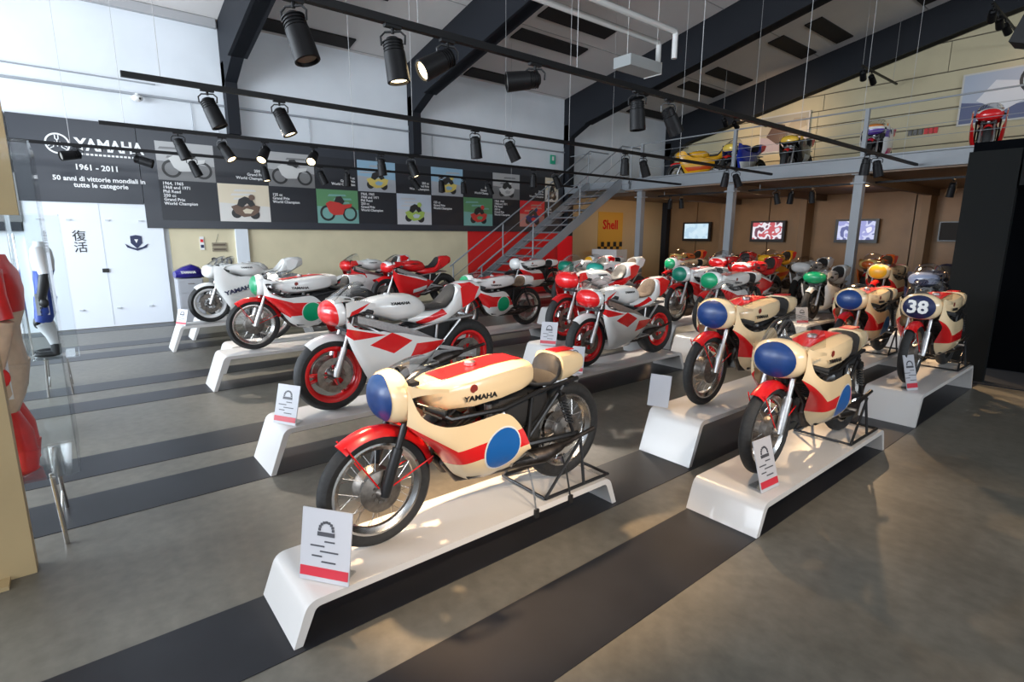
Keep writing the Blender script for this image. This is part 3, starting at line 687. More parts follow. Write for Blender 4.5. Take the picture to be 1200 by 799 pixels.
text('lettering', '1961 - 2011', .13, white_txt, gp, (XP + .006, .56, 2.85), WALLX, bold=.004)
text('lettering', '50 anni di vittorie mondiali in\ntutte le categorie', .112, white_txt, gp, (XP + .006, .59, 2.60), WALLX, bold=.003, line=.95)

# white double door panel with emblems
dp = struct('door_1', MB().box(XW + .05, .45, 1.14, .08, 2.0, 2.26), mat('white_door_panel', (.80, .84, .90), .45))
struct('door_leaf_gap', MB().box(XW + .091, .5, 1.14, .004, .006, 2.2), mat('grey_gap', (.5, .53, .56), .6), dp)
text('lettering', '復\n活', .20, blackm, dp, (XW + .094, .17, 1.56), WALLX, bold=.001)
struct('door_latch', MB().box(XW + .10, .48, 1.05, .02, .10, .07), blackm, dp)
cr = MB(); cr.prism([(1.0 + a, 1.56 + b) for a, b in ((-.09, .11), (0, .13), (.09, .11), (.09, -.02), (.0, -.12), (-.09, -.02))], XW + .09, XW + .098, 0, 'x')
cr.prism([(1.0 + a, 1.56 + b) for a, b in ((-.18, -.03), (-.09, -.09), (0, -.12), (.09, -.09), (.18, -.03), (.15, -.10), (0, -.16), (-.15, -.10))], XW + .09, XW + .100, 0, 'x')
cr.prism([(1.0 + a, 1.56 + b) for a, b in ((-.05, .07), (.05, .07), (.04, 0), (0, -.05), (-.04, 0))][::2] if 0 else [(1.0 + a, 1.57 + b) for a, b in ((-.03, .04), (.03, .04), (.0, -.03))], XW + .09, XW + .101, 1, 'x')
struct('crest', cr, [navyp, white_txt], dp)
hk = MB()
for z in (1.95, .35):
    for y in (-.35, .05, .6, 1.1): hk.box(XW + .10, y, z, .03, .06, .025)
struct('panel_clip', hk, mat('clip_grey', (.55, .58, .60), .4), dp)

# small wall things
t = empty('wall_plaque', (XW + .05, 2.40, 1.5), 0, 'bronze lettered plaque hanging on cream wall above the white motorcycle', 'plaque')
for i, dz in enumerate((0, -.095)):
    pl_ = link('plate', MB().box(0, 0, dz, .015, .27, .085).mesh('plate', mat('bronze_plate', (.33, .28, .20), .45, .5), False), t)
    link('relief', MB().box(.01, 0, dz, .006, .22, .03).mesh('relief', mat('dark_bronze', (.14, .11, .08), .5, .5), False), pl_)
link('cord', MB().tube([(0, 0, .22), (0, -.06, .04)], .003, 4).mesh('cord', blackm), t)
t = empty('fire_extinguisher_sign', (XW + .05, 2.09, 1.53), 0, 'small blue and red safety sign on cream wall left of the plaque', 'sign')
link('plate', MB().box(0, 0, 0, .012, .075, .26).mesh('plate', whitep, False), t)
link('symbol', MB().box(.008, 0, .05, .004, .055, .06).mesh('symbol', redp, False), t); link('symbol', MB().box(.008, 0, -.06, .004, .055, .06).mesh('symbol', navyp, False), t)
t = empty('start_number_board', (XW + .06, 2.42, 1.14), 0, 'grey metal number cut-out leaning on wall behind the white motorcycle', 'number board')
text('number', '210', .26, darksteel, t, (0, 0, 0), WALLX, bold=.006, ext=.01)
t = empty('exit_sign', (XW + .05, 11.7, 3.97), 0, 'small green emergency exit sign high on the white left wall', 'sign')
link('plate', MB().box(0, 0, 0, .02, .2, .26).mesh('plate', mat('exit_green', (.02, .42, .25), .4), False), t); link('pictogram', MB().box(.012, .0, .03, .004, .08, .12).mesh('pictogram', whitep, False), t)
t = empty('security_camera', (XW + .15, 1.28, 4.12), 0, 'small white dome camera hanging from the conduit above the graphic board', 'camera')
link('housing', MB().ell((0, 0, 0), (.06, .09, .06)).mesh('housing', whitep), t); link('lens', MB().ell((.05, .04, -.01), (.02, .02, .02), 10, 6).mesh('lens', blackm), t); link('mount', MB().box(-.05, 0, .06, .08, .04, .06).mesh('mount', whitep, False), t)
t = empty('filing_cabinet', (-12.0, 1.72, 0), 0, 'grey metal cabinet against the cream wall beside the white doors', 'cabinet')
link('body', MB().box(0, 0, .44, .45, .42, .88).mesh('body', mat('grey_cabinet', (.42, .43, .46), .5), False), t)
for z in (.2, .47, .74):
    d = link('drawer', MB().box(.23, 0, z, .02, .38, .24).mesh('drawer', MATS['grey_cabinet'], False), t); link('handle', MB().box(.245, 0, z + .05, .015, .1, .015).mesh('handle', steel, False), d)
t = empty('fuel_tank_display', (-11.95, 1.72, .88), 0, 'dark blue motorcycle fuel tank with white lettering resting on the grey cabinet', 'fuel tank')
bt = mat('deep_violet_blue', (.02, .012, .22), .25, coat=.5)
link('tank', MB().loft([(-.26, .0, .10, .06, 2.4), (-.18, .0, .22, .12, 2.6), (-.05, .0, .27, .15, 2.6), (.10, .0, .22, .14, 2.6), (.24, .02, .14, .09, 2.4)]).mesh('tank', bt), t, rot=(0, 0, -1.4))
text('lettering', 'YAMAHA', .06, whitep, t, (.165, -.02, .12), WALLX, bold=.003)

# ============================================================ MEZZANINE, STAIR, BACK OF THE HALL
MY = 12.3
mz = MB(); mz.box(1.45, (MY + YF) / 2, 2.98, 23.1, YF - MY, .12); mz.box(-11.3, 15.7, 2.98, 2.4, 4.0, .12)
struct('mezzanine_slab', mz, mat('mezzanine_underside', (.22, .15, .10), .6))
mg = MB()
xl = -10.1
for z, h, w in ((3.235, .025, .18), (2.965, .025, .18), (3.10, .25, .02)): mg.box((xl + XR) / 2, MY, z, XR - xl, w, h)
struct('beam_mezzanine', mg, beamlow)
for x in (-9.6, -6.95, -4.25, -1.6, 1.2, 4.0, 6.8, 9.6):
    o = struct('column', (lambda b: (b.box(x, MY + .06, 1.45, .16, .16, 2.9), b.box(x, MY + .06, 2.75, .26, .24, .03), b.box(x, MY + .06, 2.92, .26, .24, .02), b)[-1])(MB()), beamlow)
    struct('floor_plate', MB().box(x, MY + .06, .012, .3, .28, .024), beamlow, o)
    struct('beam_under_floor', MB().box(x, (MY + YF) / 2, 2.84, .14, YF - MY, .18), mat('brown_beam', (.10, .07, .05), .6))
t = empty('mezzanine_railing', (0, MY, 3.25), 0, 'grey steel posts and tension wires guarding the edge of the upper gallery', 'railing')
for x in (-9.6, -6.95, -4.25, -1.6, 1.2, 4.0): part('post', ('rp', x), lambda b: b.box(x, .03, .43, .07, .07, .92), beamlow, t)
part('top_rail', 'rtop', lambda b: b.tube([(-9.6, .03, .88), (5, .03, .88)], .016, 6), beamlow, t)
for z in (.25, .45, .66): part('wire', ('rw', z), lambda b: b.tube([(-9.6, .03, z), (5, .03, z)], .005, 5), beamlow, t)
# landing and stair along the left wall
t = empty('staircase', (0, 0, 0), 0, 'open grey steel staircase rising along the left wall to the upper gallery', 'staircase')
sx0, sx1, ys, ye, zt = -11.35, -10.15, 7.25, 12.15, 3.18
for x in (sx0, sx1): part('stringer', ('str', x), lambda b: b.prism([(ys - .15, 0), (ys + .15, 0), (ye, zt - .18), (ye, zt + .06), (ye - .1, zt + .06)], x - .02, x + .02, 0, 'x'), beamlow, t)
for k in range(15):
    f = (k + 1) / 16; part('tread', ('trd', k), lambda b: b.box((sx0 + sx1) / 2, ys + (ye - ys) * f, zt * f, sx1 - sx0 - .05, .27, .04), mat('grating_tread', (.16, .16, .17), .6, .4), t, False)
part('landing', 'lnd', lambda b: (b.box((-12.4 + -9.9) / 2, 12.9, 3.16, 2.5, 1.5, .08), b.box((-12.4 - 9.9) / 2, 12.2, 3.10, 2.5, .04, .24)), beamlow, t, False)
for x in (sx0, sx1):
    part('handrail', ('hr', x), lambda b: b.tube([(x, ys, .95), (x, ye, zt + .95), (x, ye + .8, zt + .95)], .02, 8), beamlow, t)
    for dz in (.3, .62): part('side_rail', ('sr', x, dz), lambda b: b.tube([(x, ys, dz), (x, ye, zt + dz)], .009, 6), beamlow, t)
    for f in (.02, .34, .67, .99): part('baluster', ('bl', x, f), lambda b: b.tube([(x, ys + (ye - ys) * f, zt * f), (x, ys + (ye - ys) * f, zt * f + .95)], .018, 8), beamlow, t)
for x in (-12.3, -10.15, -9.9): part('baluster', ('bl2', x), lambda b: b.tube([(x, 12.25, zt), (x, 12.25, zt + .9)], .018, 8), beamlow, t)
part('top_rail', 'ldrail', lambda b: (b.tube([(-12.3, 12.25, zt + .9), (-11.4, 12.25, zt + .9)], .014, 6), b.tube([(-10.15, 12.25, zt + .9), (-9.6, 12.25, zt + .9)], .014, 6)), beamlow, t)

def screenmat(name, cols):
    m = bpy.data.materials.new(name); m.use_nodes = True; nt = m.node_tree; b = nt.nodes['Principled BSDF']
    tc = nt.nodes.new('ShaderNodeTexCoord'); v = nt.nodes.new('ShaderNodeTexNoise'); v.inputs['Scale'].default_value = 4.5; v.inputs['Detail'].default_value = 1
    nt.links.new(tc.outputs['Object'], v.inputs['Vector']); r = nt.nodes.new('ShaderNodeValToRGB'); r.color_ramp.interpolation = 'CONSTANT'
    for i, c in enumerate(cols):
        p = .30 + .45 * i / len(cols)
        e = r.color_ramp.elements[i] if i < 2 else r.color_ramp.elements.new(p)
        e.position = p if i else 0; e.color = (*c, 1)
    nt.links.new(v.outputs['Fac'], r.inputs['Fac']); nt.links.new(r.outputs['Color'], b.inputs['Emission Color']); b.inputs['Emission Strength'].default_value = 1.1
    b.inputs['Base Color'].default_value = (.02, .02, .02, 1); return m
for x, lab, cols in ((-11.05, 'black television showing a pale blue picture, left of the three on the brown wall', [(.45, .62, .75), (.55, .72, .82), (.60, .75, .85)]),
                     (-8.5, 'black television showing a red and white racing picture between the columns', [(.15, .05, .08), (.75, .72, .78), (.50, .08, .10), (.70, .66, .72)]),
                     (-5.95, 'black television with blue and white picture, partly behind the grey column', [(.10, .12, .30), (.55, .58, .80), (.30, .32, .62), (.75, .75, .85)])):
    t = empty('television', (x, YF - .22, 1.87), 0, lab, 'television', 'televisions on the brown back wall')
    link('housing', MB().box(0, 0, 0, 1.1, .09, .66).mesh('housing', blackm, False), t)
    link('screen', MB().box(0, -.047, .015, .94, .006, .52).mesh('screen', screenmat('screen_%d' % int(-x), cols), False), t)
    link('bracket', MB().box(0, .08, 0, .2, .1, .2).mesh('bracket', blackmatt, False), t)
t = empty('television', (-3.75, YF - .20, 1.85), 0, 'small switched-off black television at the edge of the black partition', 'television', 'televisions on the brown back wall')
link('housing', MB().box(0, 0, 0, .6, .08, .5).mesh('housing', blackm, False), t); link('screen', MB().box(0, -.043, 0, .54, .006, .44).mesh('screen', blackmatt, False), t); link('bracket', MB().box(0, .06, 0, .1, .1, .1).mesh('bracket', blackmatt, False), t)
# banner of a fuel maker, on the wall behind the stair
t = empty('yellow_banner', (XW + .052, 14.45, 1.85), 0, 'yellow banner with red lettering and chequered lower edge behind the staircase', 'banner')
link('cloth', MB().box(0, 0, 0, .02, 1.25, 1.3).mesh('cloth', mat('banner_yellow', (.72, .42, .06), .6), False), t)
text('lettering', 'Shell', .42, redp, t, (.014, -.02, .22), WALLX, bold=.012)
ck = MB()
for r_ in range(2):
    for k in range(8):
        if (k + r_) % 2: ck.box(.012, -.55 + k * .157, -.42 - r_ * .16, .004, .157, .16)
link('chequers', ck.mesh('chequers', blackm, False), t)
t = empty('white_counter', (-11.3, 13.1, 0), 0, 'white cupboard under the staircase landing', 'cupboard')
link('body', MB().box(0, 0, .65, 1.0, .5, 1.3).mesh('body', whitep, False), t); link('door', MB().box(0, -.26, .65, .92, .02, 1.2).mesh('door', whitep, False), t)
t = empty('red_display_panel', (-12.0, 11.85, 0), 0, 'red upright display panel standing under the stair', 'panel')
link('board', MB().box(0, 0, .85, .6, .05, 1.7).mesh('board', redp, False), t); link('foot', MB().box(0, 0, .02, .6, .4, .04).mesh('foot', blackm, False), t)

# posters on the gable
def poster(name, x0, x1, z0, z1, lab, cols):
    t = empty(name, ((x0 + x1) / 2, YF - .08, (z0 + z1) / 2), 0, lab, 'poster'); w, h = x1 - x0, z1 - z0
    link('frame', MB().box(0, 0, 0, w, .04, h).mesh('frame', mat('poster_frame', (.62, .60, .56), .4), False), t)
    b = MB(); b.box(0, -.022, 0, w - .08, .006, h - .08, 0)
    b.prism([(-w / 2 + .04, -h / 2 + .04), (w / 2 - .04, -h / 2 + .04), (w / 2 - .04, -.1 * h), (0, -.2 * h), (-w / 2 + .04, -.05 * h)], -.028, -.02, 1)
    b.prism([(-.35 * w, -.05 * h), (-.2 * w, .3 * h), (.02 * w, .22 * h), (.1 * w, -.1 * h), (-.1 * w, -.3 * h)], -.032, -.02, 2)
    b.prism([(.05 * w, .1 * h), (.2 * w, .36 * h), (.42 * w, .34 * h), (.46 * w, .12 * h), (.2 * w, .0)], -.034, -.02, 3)
    link('print', b.mesh('print', [mat('print_%s_%d' % (name, i), c, .35) for i, c in enumerate(cols)], False), t); return t
poster('racing_poster', -9.1, -7.6, 4.30, 5.40, 'landscape poster with a dark racer on mauve ground behind the black motorcycle', [(.42, .38, .30), (.45, .38, .42), (.10, .06, .05), (.35, .30, .22)])
pt = poster('blue_racing_poster', -4.05, -1.9, 4.42, 5.62, 'large blue and white framed poster above the red motorcycle on the gallery', [(.45, .50, .60), (.08, .10, .22), (.75, .76, .80), (.03, .05, .25)])
pe = MB(); pe.lathe([(-.034, .3), (-.02, .3), (-.02, .36), (-.034, .36)], (.35, 0, .28), 24, 0, True); link('emblem_ring', pe.mesh('emblem_ring', blackm), pt)
t = empty('wall_lettering', (-4.72, YF - .06, 4.40), 0, 'small red and dark raised lettering on the cream gable wall', 'sign')
link('lettering', (lambda b: ([b.box(-.30 + k * .115, 0, 0, .09, .03, .13, 0) for k in range(3)], [b.box(.05 + k * .1, 0, 0, .085, .03, .14, 1) for k in range(3)], b)[-1])(MB()).mesh('lettering', [darksteel, redp], False), t)
for i, x in enumerate((-5.55, -4.9)): tag(link('low_post', MB().box(x, YF - .3, 3.45, .1, .1, .5).mesh('low_post', clad, False)), '%s short cream post at the back of the gallery between white and red motorcycles' % ('left' if i == 0 else 'right'), 'post', 'short posts on the gallery')

# black partition at the right
bk = mat('black_partition', (.008, .009, .009), .8, spec=.15); bk2 = mat('black_recess', (.0015, .002, .003), .9, spec=.05)
p = struct('wall_partition', MB().box(-1.50, 8.3, 1.335, .46, .12, 2.67), bk)
pr = MB(); pr.box(2.7, 9.3, 1.335, 9.2, .1, 2.67); pr.box(2.9, 8.8, 2.72, 9.2, 1.1, .1)
struct('wall_recess', pr, bk2)
struct('trim_fascia', MB().box(3.0, 8.30, 2.58, 8.56, .1, .18), bk2)
t = empty('wall_lettering_white', (-1.05, 8.22, 2.42), 0, 'white letter bars at the right edge on the black partition', 'sign')
link('bar', MB().box(0, 0, .06, .3, .012, .028).mesh('bar', white_txt, False), t); link('bar', MB().box(0, 0, -.02, .3, .012, .028).mesh('bar', white_txt, False), t)
link('backing', MB().box(.05, .03, 0, .5, .03, .3).mesh('backing', bk, False), t)

# heating unit with white pipes
t = empty('ventilation_unit', (-7.1, 9.25, 4.98), 0, 'grey and white ventilation box hanging under the roof with two white pipes', 'ventilation unit')
link('casing', MB().box(-.2, -.15, .0, .42, .95, .20).mesh('casing', mat('grey_casing', (.40, .42, .42), .5), False), t)
link('end_grille', MB().box(-.2, .33, 0, .42, .02, .22).mesh('end_grille', whitep, False), t)
for dx, y1 in ((-.15, .42), (.42, .15)): link('pipe', MB().tube([(dx, -5, .52), (dx, y1 - .03, .52), (dx, y1, .48), (dx, y1, .05)], .055, 10).mesh('pipe', whitep), t)
for dy in (-.6, .3): link('hanger', MB().tube([(-.1, dy, .1), (-.1, dy, 1.7)], .006, 5).mesh('hanger', whitep), t)

# ============================================================ TRACKS AND SPOTLIGHTS
mat('black_lamp_housing', (.006, .006, .007), .5, spec=.25)
warm_on = mat('lit_lamp_glass', (.9, .8, .6), .4, emit=(1, .78, .45), es=9); off_l = mat('unlit_lamp_glass', (.25, .24, .22), .1)
wirem = mat('suspension_cable', (.45, .45, .45), .6, .2)
lampm = mat('black_lamp_housing', (.006, .006, .007), .5, spec=.25)
def spot_body(b):
    b.lathe([(.0, 0), (.0, .035), (-.02, .055), (-.08, .058), (-.085, .066), (-.20, .070), (-.26, .072), (-.262, .060), (-.24, .056), (-.24, 0)], (0, 0, .04), 20, axis='z')
    for k in range(4): b.lathe([(-.02 - k * .018, .050), (-.02 - k * .018, .064), (-.025 - k * .018, .064), (-.025 - k * .018, .05)], (0, 0, .04), 20, 0, True, 'z')
ORD = ['first', 'second', 'third', 'fourth', 'fifth', 'sixth', 'seventh', 'eighth', 'ninth', 'tenth', 'eleventh']
LAMPS = []
def spotlight(x, y, z, aim, lit, label, group, power=0, sc=1.0, spread=42, col=(1, .74, .48)):
    t = empty('spotlight', (x, y, z), 0, label, 'spotlight', group)
    part('track_adapter', 'adp', lambda b: (b.box(0, 0, -.02, .035, .11, .04), b.tube([(0, 0, -.03), (0, 0, -.07)], .011, 8)), lampm, t)
    d = Vector(aim).normalized(); q = d.to_track_quat('-Z', 'Y'); pv = Vector((0, 0, -.135))
    k = part('yoke', 'yoke', lambda b: b.tube([(-.075, 0, .0), (-.078, 0, .05), (-.05, 0, .075), (.05, 0, .075), (.078, 0, .05), (.075, 0, .0)], .007, 6), blackm, t); k.location = pv; k.rotation_euler = (0, 0, math.atan2(d.y, d.x))
    bd = part('lamp_body', 'spb', spot_body, lampm, t); bd.location = pv; bd.rotation_mode = 'QUATERNION'; bd.rotation_quaternion = q
    part('lens', 'lens', lambda b: b.lathe([(0, 0), (0, .055), (.006, .055), (.01, 0)], (0, 0, -.205), 20, axis='z'), warm_on if lit else off_l, bd)
    if power:
        l = bpy.data.lights.new('spot_beam', 'SPOT'); l.energy = power; l.color = col; l.spot_size = math.radians(spread); l.spot_blend = 1.0; l.shadow_soft_size = .035
        o = bpy.data.objects.new('spot_beam', l); COL.objects.link(o); o.location = Vector((x, y, z)) + pv + d * .26; o.rotation_mode = 'QUATERNION'; o.rotation_quaternion = q
def track(x, y0, y1, lab, wires, wl):
    o = tag(link('lighting_track', MB().box(x, (y0 + y1) / 2, 3.0, .045, y1 - y0, .045).mesh('lighting_track', MATS['black_lamp_housing'], False)), lab, 'lighting track', 'suspended lighting tracks')
    for i, y in enumerate(wires):
        tag(link('suspension_cable', MB().tube([(x, y, 3.02), (x, y, roofz(x) + .02)], .0028, 5).mesh('suspension_cable', wirem)), '%s thin steel cable from the left holding the %s' % (ORD[i], wl), 'cable', 'cables holding the lighting tracks')
track(-3.30, .3, 12.2, 'long black lighting track nearest the viewer, crossing diagonally to the gallery edge', (1.9, 3.35, 5.1, 7.4, 9.4, 11.4), 'nearest lighting track')
track(-5.74, .5, 11.75, 'second black lighting track, starting left of the first dark roof column', (.78, 3.2, 5.7, 8.4, 10.8), 'second lighting track')
track(-8.32, .45, 12.4, 'third black lighting track, running in front of the upper edge of the graphic board', (.7, 3.6, 6.6, 9.6), 'third lighting track')
track(-10.62, -.5, 10.9, 'farthest thin black lighting track, passing across the large white lettering', (.2, 4.6, 8.6), 'farthest lighting track')
def V(*a): return a
A_ = [(1.12, V(.25, .2, -1), 0), (1.72, V(.1, .1, -1), 1), (2.12, V(-.1, -.95, -.55), 1), (2.90, V(-.45, -.8, -.12), 0), (4.13, V(.05, .05, -1), 0), (4.60, V(.2, .45, -.9), 1), (9.75, V(-.1, .1, -1), 0), (10.2, V(.2, .1, -1), 0)]
for i, (y, a, l) in enumerate(A_): spotlight(-3.30, y, 3.0, a, l, '%s black spotlight, %s from the left on the nearest lighting track' % ('lit' if l else 'unlit', ORD[i]), 'spotlights on the nearest track')
B_ = [(1.13, V(.2, .35, -1), 0), (1.75, V(.25, .35, -1), 1), (4.07, V(0, .1, -1), 0), (4.61, V(.15, .5, -1), 0), (6.95, V(0, 0, -1), 0), (7.40, V(.1, .4, -1), 0), (9.95, V(-.2, .1, -1), 0), (10.3, V(.3, .2, -1), 0)]
for i, (y, a, l) in enumerate(B_): spotlight(-5.74, y, 3.0, a, l, '%s black spotlight, %s from the left on the second lighting track' % ('lit' if l else 'unlit', ORD[i]), 'spotlights on the second track')
C_ = [(1.25, V(.1, .35, -1), 0), (1.76, V(.5, .4, -.9), 1), (2.3, V(.6, -.5, -.8), 1), (2.98, V(.7, -.5, -.6), 1), (4.05, V(0, .1, -1), 0), (4.59, V(.3, .3, -1), 1), (7.3, V(0, 0, -1), 0), (7.9, V(.2, .4, -1), 0)]
for i, (y, a, l) in enumerate(C_): spotlight(-8.32, y, 3.0, a, l, '%s black spotlight, %s from the left on the third lighting track' % ('lit' if l else 'unlit', ORD[i]), 'spotlights on the third track')
D_ = [(.27, V(.3, -.9, -.2), 0), (1.0, V(.3, .9, -.3), 0), (1.76, V(.1, .4, -1), 0), (2.89, V(.2, .1, -1), 1), (3.9, V(.1, .4, -1), 0), (4.43, V(0, 0, -1), 0), (5.88, V(.2, .6, -.9), 0), (6.6, V(.1, 0, -1), 0), (7.19, V(.1, 0, -1), 0), (7.9, V(.1, .4, -1), 0)]
for i, (y, a, l) in enumerate(D_): spotlight(-10.62, y, 3.0, a, l, '%s black spotlight, %s from the left on the farthest lighting track' % ('lit' if l else 'unlit', ORD[i]), 'spotlights on the farthest track')
# pairs near the gallery edge and on short tracks under the roof
tag(link('lighting_track', MB().box(-5.9, 13.0, 2.80, 7.2, .04, .04).mesh('lighting_track', MATS['black_lamp_housing'], False)), 'black lighting track fixed crosswise under the gallery floor', 'lighting track')
for k, x in enumerate((-9.3, -6.6, -4.6, -2.5)): tag(link('suspension_cable', MB().tube([(x, 13.0, 2.8), (x, 13.0, 2.94)], .01, 5).mesh('suspension_cable', wirem)), 'short rod holding the track under the gallery, %s from the left' % ORD[k], 'rod', 'rods of the track under the gallery')
for i, x in enumerate((-9.1, -8.75, -6.2, -5.85, -5.4, -4.5, -2.9, -2.6)): spotlight(x, 13.0, 2.80, (.2 * ((i % 3) - 1), .2, -1), 0, 'unlit spotlight under the gallery floor, %s from the left of the row' % ORD[i], 'spotlights under the gallery')
for j, (x0, y0, y1, z, nm, cnt) in enumerate(((-5.4, 14.9, 17.4, 5.65, 'left of the white gallery racer', 2), (-3.0, 14.2, 17.4, 6.1, 'above the large blue poster', 3), (-8.7, 14.6, 17.2, 5.05, 'above the mauve poster', 2))):
    tag(link('lighting_track', MB().box(x0, (y0 + y1) / 2, z, .04, y1 - y0, .04).mesh('lighting_track', MATS['black_lamp_housing'], False)), 'short black lighting track under the roof, %s' % nm, 'lighting track', 'short tracks above the gallery')
    for y in (y0 + .1, y1 - .3): tag(link('suspension_cable', MB().tube([(x0, y, z), (x0, y, roofz(x0) + .02)], .004, 5).mesh('suspension_cable', wirem)), 'thin cable at the %s end of the short track %s' % ('near' if y < 15.5 else 'far', nm), 'cable', 'cables of the short tracks')
    for k in range(cnt): spotlight(x0, y0 + .15 + k * .55, z, (.2 * (k - 1), .9, -.55), (k + j) % 2, '%s spotlight, %s on the short track %s' % ('lit' if (k + j) % 2 else 'unlit', ORD[k], nm), 'spotlights above the gallery')
tag(link('loudspeaker', MB().box(-1.52, 9.65, 4.2, .42, .40, .34, 0, Matrix.Rotation(.35, 3, 'Y')).box(-1.52, 9.65, 6.1, .04, .04, 3.6).mesh('loudspeaker', blackmatt, False)), 'black loudspeaker hanging from the roof at the upper right', 'loudspeaker')

# beams: warm lamps aimed at the front machines; fixtures out of the frame sit on a short side track
def beam(loc, target, power, spread=45, col=(1, .66, .36), blend=.7):
    if loc[2] < 3 and target[0] < -4: power *= 2.0; col = (1, .86, .70)
    l = bpy.data.lights.new('spot_beam', 'SPOT'); l.energy = power; l.color = col; l.spot_size = math.radians(spread); l.spot_blend = blend; l.shadow_soft_size = .05
    o = bpy.data.objects.new('spot_beam', l); COL.objects.link(o); o.location = loc
    o.rotation_euler = (Vector(target) - Vector(loc)).to_track_quat('-Z', 'Y').to_euler()
tag(link('lighting_track', MB().box(.6, .6, 3.2, .045, 4.2, .045).mesh('lighting_track', MATS['black_lamp_housing'], False)), 'short black lighting track beside the viewer, outside the picture', 'lighting track')
for i, (src, dst, pw, sp) in enumerate((((.6, 1.3, 3.2), (-2.15, 1.45, .3), 360, 34), ((.6, 2.2, 3.2), (-1.4, 3.8, .4), 230, 34), ((.6, 2.6, 3.2), (-2.2, 2.3, 0), 200, 40))):
    spotlight(src[0], src[1], src[2], Vector(dst) - Vector(src), 1, 'lit black spotlight on the side track outside the picture, %s along' % ORD[i], 'side spotlights', pw, spread=sp)
for src, dst, pw, sp in (((-2.9, 1.2, 2.72), (-2.3, 1.7, .2), 420, 46), ((-3.3, 4.6, 2.72), (-1.4, 3.9, .2), 170, 50), ((-3.3, 4.7, 2.72), (-2.3, 5.0, .3), 130, 60), ((-3.3, 8.9, 2.72), (-1.5, 6.9, .3), 220, 60), ((-3.3, 8.0, 2.72), (-.3, 7.2, 0), 130, 45),
                         ((-5.74, 1.75, 2.72), (-4.2, 2.0, .3), 110, 60), ((-5.74, 6.2, 2.72), (-4.3, 5.3, .3), 110, 60), ((-8.32, 1.76, 2.72), (-6.8, 2.3, .3), 90, 65), ((-8.32, 4.59, 2.72), (-6.8, 5.2, .3), 90, 65), ((-5.74, 9.5, 2.72), (-4.4, 9.0, .3), 130, 80), ((-3.3, 10.5, 2.72), (-3.0, 9.5, .3), 130, 80), ((-8.32, 9.0, 2.72), (-7, 9.0, .3), 120, 80),
                         ((-10.62, 2.89, 2.72), (-12.3, 2.9, 2.3), 12, 60), ((-10.62, 4.4, 2.72), (-12.4, 5.2, 2.45), 14, 60),
                         ((-8.7, 15.6, 5.0), (-8.6, 17.7, 5.2), 55, 100), ((-5.4, 15.6, 5.5), (-5.2, 17.7, 4.6), 40, 90), ((-3.0, 15.6, 5.9), (-2.5, 17.7, 4.6), 50, 90)):
    beam(src, dst, pw * 2.2, sp)
for x in (-10.5, -7.6, -4.9, -2.2): bulb('gallery_downlight', (x, 14.8, 2.78), 24, (1, .60, .30)); tag(link('downlight', MB().lathe([(0, 0), (0, .06), (.04, .06), (.04, 0)], (x, 14.8, 2.89), 16, axis='z').mesh('downlight', warm_on)), 'round warm ceiling lamp under the gallery, %s from the left' % ORD[[-10.5, -7.6, -4.9, -2.2].index(x)], 'ceiling lamp', 'ceiling lamps under the gallery')

# ============================================================ PODIUMS AND CARDS
podm = mat('white_lacquered_podium', (.64, .62, .60), .3, coat=.2, noise=.02, nscale=2)
def podium(X, Y, h, label, L=2.1, w=.46):
    sp = .37 * h; th = .035; r = .05
    def side(front):
        pts_o = [(0, 0)]; a = (sp, h)
        return pts_o
    out = [(0, 0)]
    n = 5; cx, cz = sp + r * .55, h
    # outer line with rounded shoulders
    u = Vector((sp, h)).normalized(); p1 = Vector((sp, h)) - u * r; p2 = Vector((sp + r, h))
    for k in range(n + 1):
        t = k / n; c = Vector((sp, h)); q = p1 * (1 - t) ** 2 + c * 2 * t * (1 - t) + p2 * t * t; out.append((q.x, q.y))
    full = out + [(L - a, b) for a, b in out[::-1]]
    inn = [(th * 1.05, 0)]
    p1 = Vector((sp + th * .9, h - th)) - u * r * .5; p2 = Vector((sp + th * .9 + r * .5, h - th))
    for k in range(n + 1):
        t = k / n; c = Vector((sp + th * .9, h - th)); q = p1 * (1 - t) ** 2 + c * 2 * t * (1 - t) + p2 * t * t; inn.append((q.x, q.y))
    infull = inn + [(L - a, b) for a, b in inn[::-1]]
    b = MB(); N = len(full)
    for x in (-w / 2, w / 2): pass
    vs = []
    for x in (-w / 2, w / 2):
        vs += [(x, a, c) for a, c in full] + [(x, a, c) for a, c in infull]
    fs = []
    for i in range(N - 1):
        fs += [(i, i + 1, N + i + 1, N + i), (2 * N + i, 3 * N + i, 3 * N + i + 1, 2 * N + i + 1), (i, 2 * N + i, 2 * N + i + 1, i + 1), (N + i, N + i + 1, 3 * N + i + 1, 3 * N + i)]
    fs += [(0, N, 3 * N, 2 * N), (N - 1, 3 * N - 1, 4 * N - 1, 2 * N - 1)]
    b.add(vs, fs)
    o = link('podium', b.mesh('podium', podm)); o.location = (X, Y, 0.0035)
    return tag(o, label, 'podium', 'white bench podiums')
cardm = mat('card_paper', (.50, .50, .53), .45); cardred = mat('card_red_band', (.55, .03, .05), .4); ink = mat('card_ink', (.06, .06, .07), .5)
